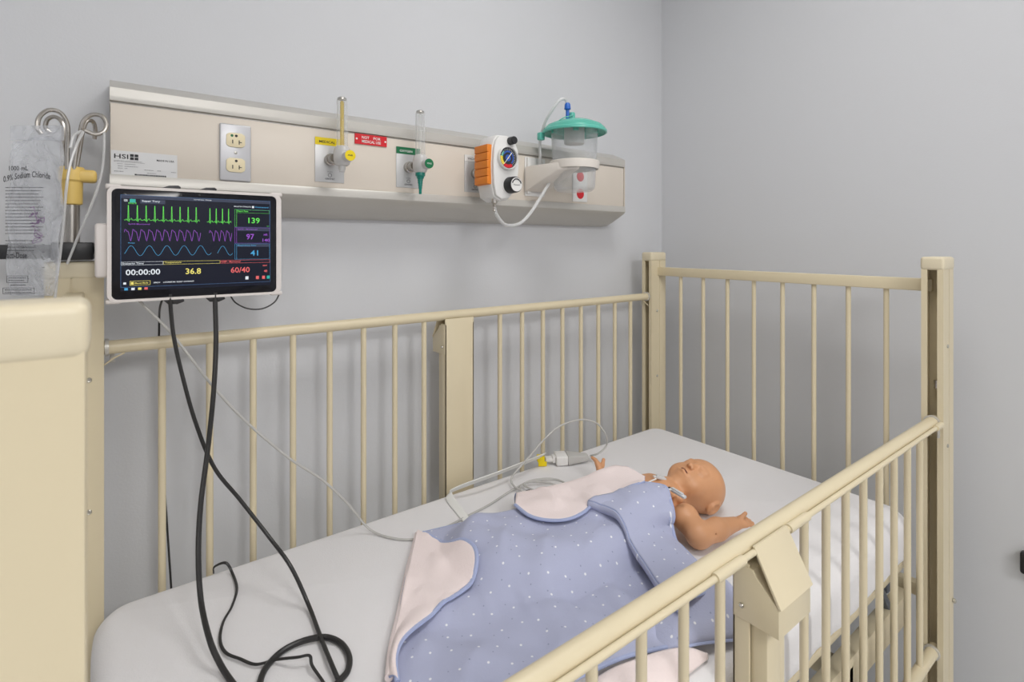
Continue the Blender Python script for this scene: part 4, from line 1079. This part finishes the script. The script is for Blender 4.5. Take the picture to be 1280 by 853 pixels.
fr(.1885, .2500, -.0300, -.0005, 'g_blue', .0003); fr(.1885, .1920, -.0300, -.0005, 'g_blue', .0004); blk(.1925, .2495, -.0065, -.0010, 'g_dim')
text('Respiratory Rate', .1935, -.0055, .0030, y2 - .0002, 'g_blue', scr, .032); text('41', .2157, -.0234, .0102, y2 - .0002, 'g_blue', scr, .0136)
fr(.0155, .0752, -.0372, -.0315, 'g_white', .0004); fr(.0756, .1640, -.0372, -.0315, 'g_yellow', .0004); fr(.1645, .2505, -.0372, -.0315, 'g_red', .0004)
text('Scenario Time', .0170, -.0357, .0030, y2 - .0002, 'g_white', scr, .030); text('Temperature', .0775, -.0357, .0031, y2 - .0002, 'g_yellow', scr, .025); text('NIBP - Monitored', .1660, -.0357, .0030, y2 - .0002, 'g_red', scr, .032)
text('00:00:00', .0218, -.0545, .0100, y2 - .0002, 'g_white', scr, .0490); text('36.8', .1091, -.0555, .0106, y2 - .0002, 'g_yellow', scr, .0240); text('60/40', .1819, -.0555, .0106, y2 - .0002, 'g_red', scr, .0325)
text('MAP', .2380, -.0445, .0028, y2 - .0002, 'g_red', scr); text('48', .2395, -.0560, .0046, y2 - .0002, 'g_red', scr)
fr(.0275, .0565, -.0720, -.0645, 'g_yellow', .0005, 'mode_button'); text('Manual Mode', .0345, -.0695, .0026, y2 - .0002, 'g_yellow', scr, .019); blk(.0290, .0330, -.0705, -.0662, 'g_yellow', 'mode_icon'); blk(.0185, .0225, -.0700, -.0665, 'g_white', 'pause_icon')
for xx, s in ((.061, 'SPEECH'), (.0755, 'LOOP'), (.084, 'RESUME'), (.0955, 'RESET'), (.106, 'CHOOSE MODE')): text(s, xx, -.0695, .0022, y2 - .0002, 'g_white', scr, .0095 if s != 'CHOOSE MODE' else .016)
for xx, m_ in ((.2070, 'g_white'), (.2255, 'g_red'), (.2365, 'g_red'), (.2450, 'g_teal')): blk(xx, xx + .0052, -.0690, -.0630, m_, 'status_icon')
for xx, m_ in ((.0200, 'g_blue'), (.0295, 'g_white'), (.0390, 'g_yellow'), (.0480, 'g_red')): blk(xx, xx + .0048, -.0800, -.0760, m_, 'taskbar_icon')
g = G(); g.lathe([(0, -.0003), (.0016, -.0003), (.0016, 0), (0, 0)], (.131, TY - .0016, .0885), 'y', 14); g.mk('camera_lens', 'black', tb)
for x in (.0905, .1475):
    g = G(); g.prism([(x - .017, TZ1), (x - .006, TZ1 + .0045), (x + .008, TZ1 + .0055), (x + .0115, TZ1 + .003), (x + .0115, TZ1 - .002), (x + .004, TZ1 - .003)], TY, TY + .014, 'xz', .001); g.mk('case_clip', 'black', tb)
for x in (.0925, .158):
    g = G(); g.prism([(x - .017, TZ0), (x - .010, TZ0 - .0075), (x + .004, TZ0 - .0085), (x + .015, TZ0 - .004), (x + .014, TZ0)], TY - .001, TY + .014, 'xz', .0012); g.mk('case_latch', 'black', tb)

cl = thing('pole_clamp', (-.053, 1.215, -.02), 'black pole clamp with swivel arm holding the tablet', 'clamp')
G().box(-.080, -.022, 1.184, 1.246, -.029, .002, .003, 2).mk('clamp_jaw', 'black', cl)
G().box(-.150, -.080, 1.196, 1.222, -.026, -.002, .003, 2).mk('clamp_screw_block', 'black', cl)
g = G(); g.tube([(-.150, 1.209, -.014), (-.172, 1.209, -.014)], .008, 14); g.mk('clamp_handle', 'black', cl)
g = G(); g.tube(spline([(-.024, 1.20, -.012), (-.014, 1.19, -.013), (.003, 1.170, -.012)], 14), .0065, 12); g.mk('swivel_arm', 'black', cl)
g = G(); g.add(*blob((.0, 1.166, -.012), (.016, .014, .016), lambda p: p)); g.mk('swivel_ball', 'black', cl)
g = G(); g.lathe([(0, 0), (.024, 0), (.026, -.004), (.026, -.016), (0, -.016)], (.010, 1.152, -.012), 'y', 24); g.mk('mounting_disc', 'black', cl)

# ================================================================ drip pole, bag and lines
pole = thing('drip_pole', (-.053, 1.215, -.03), 'chrome drip pole with yellow collar and looped hooks on the corner post', 'drip pole')
g = G(); g.tube([(-.053, 1.215, -.030), (-.053, 1.215, .075)], .0112, 20); g.mk('tube', 'chrome', pole)
g = G(); g.lathe([(.0118, .068), (.0150, .070), (.0155, .108), (.0185, .112), (.0185, .131), (.0165, .135), (0, .135)], (-.053, 1.215, 0), 'z', 28); co = g.mk('collar', 'collar', pole)
G().box(-.055, -.018, 1.200, 1.230, .109, .131, .006, 3).mk('collar_lever', 'collar', co)
HK = {
    'hook_a': [(-0.0586,1.2,0.1287),(-0.0586,1.2,0.1593),(-0.0575,1.198,0.1897),(-0.0595,1.195,0.2111),(-0.0687,1.19,0.2253),(-0.0828,1.185,0.2249),(-0.0935,1.18,0.2103),(-0.0953,1.178,0.1923),(-0.0903,1.178,0.1823)],
    'hook_b': [(-0.0642,1.225,0.131),(-0.0664,1.225,0.169),(-0.0644,1.228,0.198),(-0.0678,1.232,0.2167),(-0.0779,1.238,0.2249),(-0.0879,1.243,0.2188),(-0.0901,1.245,0.2046),(-0.0837,1.245,0.197)],
    'hook_c': [(-0.0501,1.2,0.1294),(-0.0468,1.2,0.1605),(-0.0413,1.197,0.1915),(-0.0368,1.193,0.2139),(-0.0257,1.188,0.2258),(-0.0112,1.183,0.2255),(-0.0045,1.18,0.2118),(-0.0078,1.178,0.1982),(-0.02,1.178,0.1911),(-0.0342,1.178,0.1962)],
    'hook_d': [(-0.0479,1.228,0.1327),(-0.0435,1.228,0.1647),(-0.0391,1.232,0.2005),(-0.0336,1.236,0.2222),(-0.0246,1.242,0.2246),(-0.0212,1.246,0.211),(-0.0224,1.247,0.1932)],
    'iv_line': [(-0.0526,1.16,0.1611),(-0.0488,1.17,0.1834),(-0.0362,1.172,0.1936),(-0.0444,1.165,0.1695),(-0.0526,1.16,0.1342),(-0.0575,1.155,0.093),(-0.0605,1.155,0.0461),(-0.0646,1.155,-0.0073),(-0.0697,1.155,-0.0604),(-0.0727,1.155,-0.1066)],
    'iv_line2': [(-0.0078,1.175,0.1963),(-0.0078,1.175,0.1682),(-0.0101,1.178,0.1331),(-0.0167,1.175,0.0972),(-0.0275,1.17,0.0588),(-0.0402,1.165,0.0198),(-0.0506,1.162,-0.0142),(-0.0567,1.16,-0.0343)],
    'can_tube': [(0.9824,1.1,0.3103),(0.9795,1.1,0.3432),(0.9974,1.1,0.3793),(1.0248,1.1,0.4017),(1.0434,1.1,0.3979)],
    'can_tube2': [(1.0003,1.12,0.3159),(1.0059,1.14,0.2627),(1.0081,1.16,0.2192),(1.0033,1.165,0.1846),(0.9783,1.15,0.1517),(0.9383,1.12,0.1159),(0.9102,1.11,0.0857),(0.877,1.11,0.0567),(0.8447,1.11,0.0475),(0.8185,1.11,0.0511),(0.7979,1.11,0.0713),(0.7903,1.11,0.0958),(0.7878,1.11,0.1122)],
}
for k in ('hook_a', 'hook_b', 'hook_c', 'hook_d'):
    g = G(); g.tube(spline(HK[k], 48), .0036, 10); g.mk('hook', 'chrome', pole)

bag = thing('drip_bag', (-.092, 1.140, -.09), 'clear saline drip bag with black print hanging from the pole', 'drip bag')
BA = -math.atan2(.6056, .7958)
def BX(p):  # bag frame: x across, y out of the face, z up
    a, b, c = p; ca, sa = math.cos(BA), math.sin(BA)
    return (-.092 + a * ca - b * sa, 1.140 + a * sa + b * ca, c)
def bag_shape(zb, zt, wt, wb, th):
    n, m = 40, 30; V = []; F = []
    for i in range(n):
        t = i / (n - 1); z = zb + (zt - zb) * t
        hw = (wb + (wt - wb) * t) * (.90 + .10 * min(1, 8 * min(t, 1 - t)))
        sh = .010 * (1 - t) * -1
        for k in range(m):
            a = 2 * math.pi * k / m
            d = th * math.sin(math.pi * min(1, max(.03, t)) ** .8) ** .6 * (1 + .12 * math.sin(9 * t + 3 * math.cos(a)))
            fold = .0022 * math.sin(17 * t + 5 * math.cos(a))
            V.append(BX((sh + hw * math.copysign(abs(math.cos(a)) ** .8, math.cos(a)), d * math.sin(a) + fold, z + .004 * math.sin(2.5 * math.cos(a) + 1) * t)))
    for i in range(n - 1):
        for k in range(m):
            k2 = (k + 1) % m; F.append((i * m + k, i * m + k2, (i + 1) * m + k2, (i + 1) * m + k))
    F.append(tuple(range(m))[::-1]); F.append(tuple((n - 1) * m + k for k in range(m)))
    return V, F
v_, f_ = bag_shape(-.084, .168, .043, .040, .0125); mk('bag_film', v_, f_, 'bag', bag)
g = G(); g.box(-.044, .042, -.0012, .0012, .166, .190, .001, xf=BX); g.mk('hanging_flap', 'bag', bag)
def yb_(x): return -.0205
TXF = BX
text('1000 mL', -.030, .115, .0075, -.0172, 'ink', bag, .030, xf=TXF)
def tilt(p): x, y, z = p; return BX((x, y - .001, z + .006 * math.sin((x + .03) * 40)))
text('0.9% Sodium Chloride', -.038, .098, .0100, -.0172, 'ink', bag, .074, xf=tilt)
lines([(-.036, .024 - .004 * (k % 3), .088 - .0052 * k, .0010) for k in range(15)], -.0170, 'ink', bag, xf=BX)
lines([(-.036, .012 - .003 * (k % 2), .004 - .0052 * k, .0010) for k in range(4)], -.0170, 'ink', bag, xf=BX)
text('Practi-Dose', -.040, -.0235, .0095, -.0172, 'ink', bag, .038, xf=TXF)
g = G()
for x0, x1, z0, z1 in ((-.034, .0, -.062, -.051), (-.040, .010, -.080, -.070)):
    for a in ((x0, x1, z0, z0 + .0007), (x0, x1, z1 - .0007, z1), (x0, x0 + .0007, z0, z1), (x1 - .0007, x1, z0, z1)): g.box(a[0], a[1], -.0172, -.0170, a[2], a[3], xf=BX)
g.mk('printed_box', 'ink', bag, smooth=False)
lines([(-.031, -.003, -.055, .0012), (-.031, -.006, -.059, .0012), (-.037, .006, -.074, .0012), (-.037, .008, -.078, .0012), (-.028, -.004, -.0665, .0012)], -.0170, 'ink', bag, xf=BX)
g = G()
for k in range(5):
    px_, pz_ = rng.uniform(.006, .02), .05 - .011 * k; pts = []
    for q in range(9): pts.append(BX((px_ + rng.uniform(-.007, .009), -.0175, pz_ + rng.uniform(-.009, .009))))
    g.tube(spline(pts, 40), .0004, 4)
g.mk('pen_note', 'purple_ink', bag)
g = G()
for k in range(5): g.box(.022, .026, -.0172, -.0170, .01 - .012 * k, .0108 - .012 * k, xf=BX)
g.mk('volume_marks', 'ink', bag, smooth=False)

for k, r, lab in (('iv_line', .0022, 'clear drip line running down beside the saline bag'), ('iv_line2', .0019, 'clear drip line hanging from the right hook of the pole')):
    g = G(); g.tube(spline(HK[k], 80), r, 8); tag(g.mk('drip_line', 'tubing'), lab, 'tubing')

# ================================================================ cables and sensor
def cable(key, r, m, name, label, n=160, pts=None):
    g = G(); g.tube(spline(pts or D[key], n), r, 10); return tag(g.mk(name, m), label, 'cable')
cable('cable_thick', .0042, 'rubber', 'power_cable', 'thick black cable hanging straight down from the tablet to the sheet')
cable('cable_mid', .0034, 'rubber', 'power_cable', 'black cable slanting from the tablet across the sheet towards the loop')
cable('cable_loop', .0046, 'rubber', 'power_cable', 'thick black cable lying in a round loop on the sheet')
g = G(); g.tube(spline(D['cable_small'], 160), .0024, 8, flat=.55); tag(g.mk('flat_cable', 'rubber'), 'thin flat black cable winding over the sheet by the back bars', 'cable')
cable('cable_hang', .0019, 'rubber', 'thin_cable', 'thin black cable hanging behind the back bars below the tablet')
cable('cable_arc', .0014, 'rubber', 'stylus_tether', 'thin black tether arching under the right corner of the tablet')
cable('cable_grey', .0024, 'grey_cable', 'sensor_cable', 'long grey sensor cable running from the tablet to the white connector box', 420)
cable('cable_coil', .0023, 'grey_cable', 'sensor_cable', 'grey sensor cable coiled beside the pink blanket edge', 200)
c_ = D['cable_coil'][0]
g = G(); g.tube(spline([(.812, 1.012, ZM + .004), (.820, 1.020, ZM + .014), (.828, 1.012, ZM + .016), (.834, 1.004, ZM + .006)], 20), .0016, 8); tag(g.mk('cable_tie', 'black'), 'small dark twist tie holding the grey cable coil', 'cable tie')

# flat ribbon cable
R_ = spline(D['ribbon'], 90); W_ = .0110
V = []; F = []
for i, p in enumerate(R_):
    t = R_[min(i + 1, 89)] - R_[max(i - 1, 0)]; nrm = np.array([-t[1], t[0], 0]); nrm /= np.linalg.norm(nrm) + 1e-9
    tw = .85
    for k in range(9):
        s = (k / 8 - .5) * 2
        V.append(tuple(p + nrm * s * W_ * math.cos(tw) + np.array([0, 0, W_ * math.sin(tw) * (s + 1) * (1 - .8 * max(0, (i - 50) / 40) if i > 50 else 1) + .0006 * math.cos(k * math.pi)])))
for i in range(89):
    for k in range(8): F.append((i * 9 + k, i * 9 + k + 1, (i + 1) * 9 + k + 1, (i + 1) * 9 + k))
rb = mk('ribbon_cable', V, F, 'ribbon'); md = rb.modifiers.new('thickness', 'SOLIDIFY'); md.thickness = .0012; md.offset = 0
tag(rb, 'white flat ribbon cable stretched along the back bars to the connector', 'cable')

sm = thing('sensor_connector', (1.05, 1.098, ZM), 'white and grey sensor connector box with yellow tags on the sheet', 'connector')
SA = math.radians(-31)
def SX(p):
    a, b, c = p; ca, sa = math.cos(SA), math.sin(SA); return (1.048 + a * ca - b * sa, 1.100 + a * sa + b * ca, ZM + c)
g = G(); g.box(-.046, -.012, -.024, .024, .002, .028, .004, 3, xf=SX); g.box(-.055, -.044, -.013, .013, .006, .024, .003, 2, xf=SX); g.mk('front_shell', 'white_pl', sm)
bm = bmesh.new(); bmesh.ops.create_cube(bm, size=1.0)
for w in bm.verts:
    f = .45 if w.co.x > 0 else 1.0
    w.co = Vector((.019 + w.co.x * .062, w.co.y * .048 * f, .015 + w.co.z * .027 * (.6 if w.co.x > 0 else 1)))
bmesh.ops.subdivide_edges(bm, edges=list(bm.edges), cuts=2, use_grid_fill=True); bmesh.ops.bevel(bm, geom=[e for e in bm.edges if e.calc_face_angle(0) > .5], offset=.004, segments=2, profile=.5, affect='EDGES')
g = G(); g.bm(bm, SX); g.mk('rear_shell', 'grey_cable', sm)
g = G(); g.tube([SX((.048, 0, .014)), SX((.066, -.002, .012))], .0042, 10); g.mk('strain_relief', 'grey_cable', sm)
g = G(); g.box(-.074, -.053, -.011, .011, .010, .020, .0015, xf=SX); g.mk('plug', 'white_pl', sm)
for a, z0, z1 in ((-.088, .012, .027), (-.086, .0005, .0135)):
    g = G(); g.box(a - .010, a + .014 if z0 < .005 else a + .010, -.016, -.012 if z0 < .005 else .006, z0, z1, .001, xf=SX); tg = g.mk('yellow_tag', 'yellow', sm)

# electrode clips on the chest
for (k, w_, lab) in (('clip_a', 'wire_a', 'grey electrode clip with white lead at the base of the neck, front side'), ('clip_b', 'wire_b', 'grey electrode clip with white lead at the base of the neck, wall side')):
    a, b = np.array(D[k][0]), np.array(D[k][1]); dr = (b - a) / np.linalg.norm(b - a); nn = np.cross(dr, [0, 0, 1.0]); L = np.linalg.norm(b - a)
    ec = thing('electrode_clip', tuple(a), lab, 'electrode clip')
    def EX(p, a=a, dr=dr, nn=nn): return tuple(a + dr * p[0] + nn * p[1] + np.array([0, 0, p[2]]))
    g = G(); g.box(0, L * .95, -.0045, .0045, .002, .0075, .0015, 2, xf=EX); g.box(L * .1, L * .8, -.003, .003, .007, .0105, .001, 2, xf=EX); g.mk('clip_body', 'clip_grey', ec)
    g = G(); g.box(-.005, L * .12, -.003, .003, .002, .007, .001, xf=EX); g.mk('lead_boot', 'black' if k == 'clip_a' else 'white_pl', ec)
    g = G(); g.tube(spline(D[w_], 30), .0016, 8); g.mk('lead_wire', 'ribbon', ec)
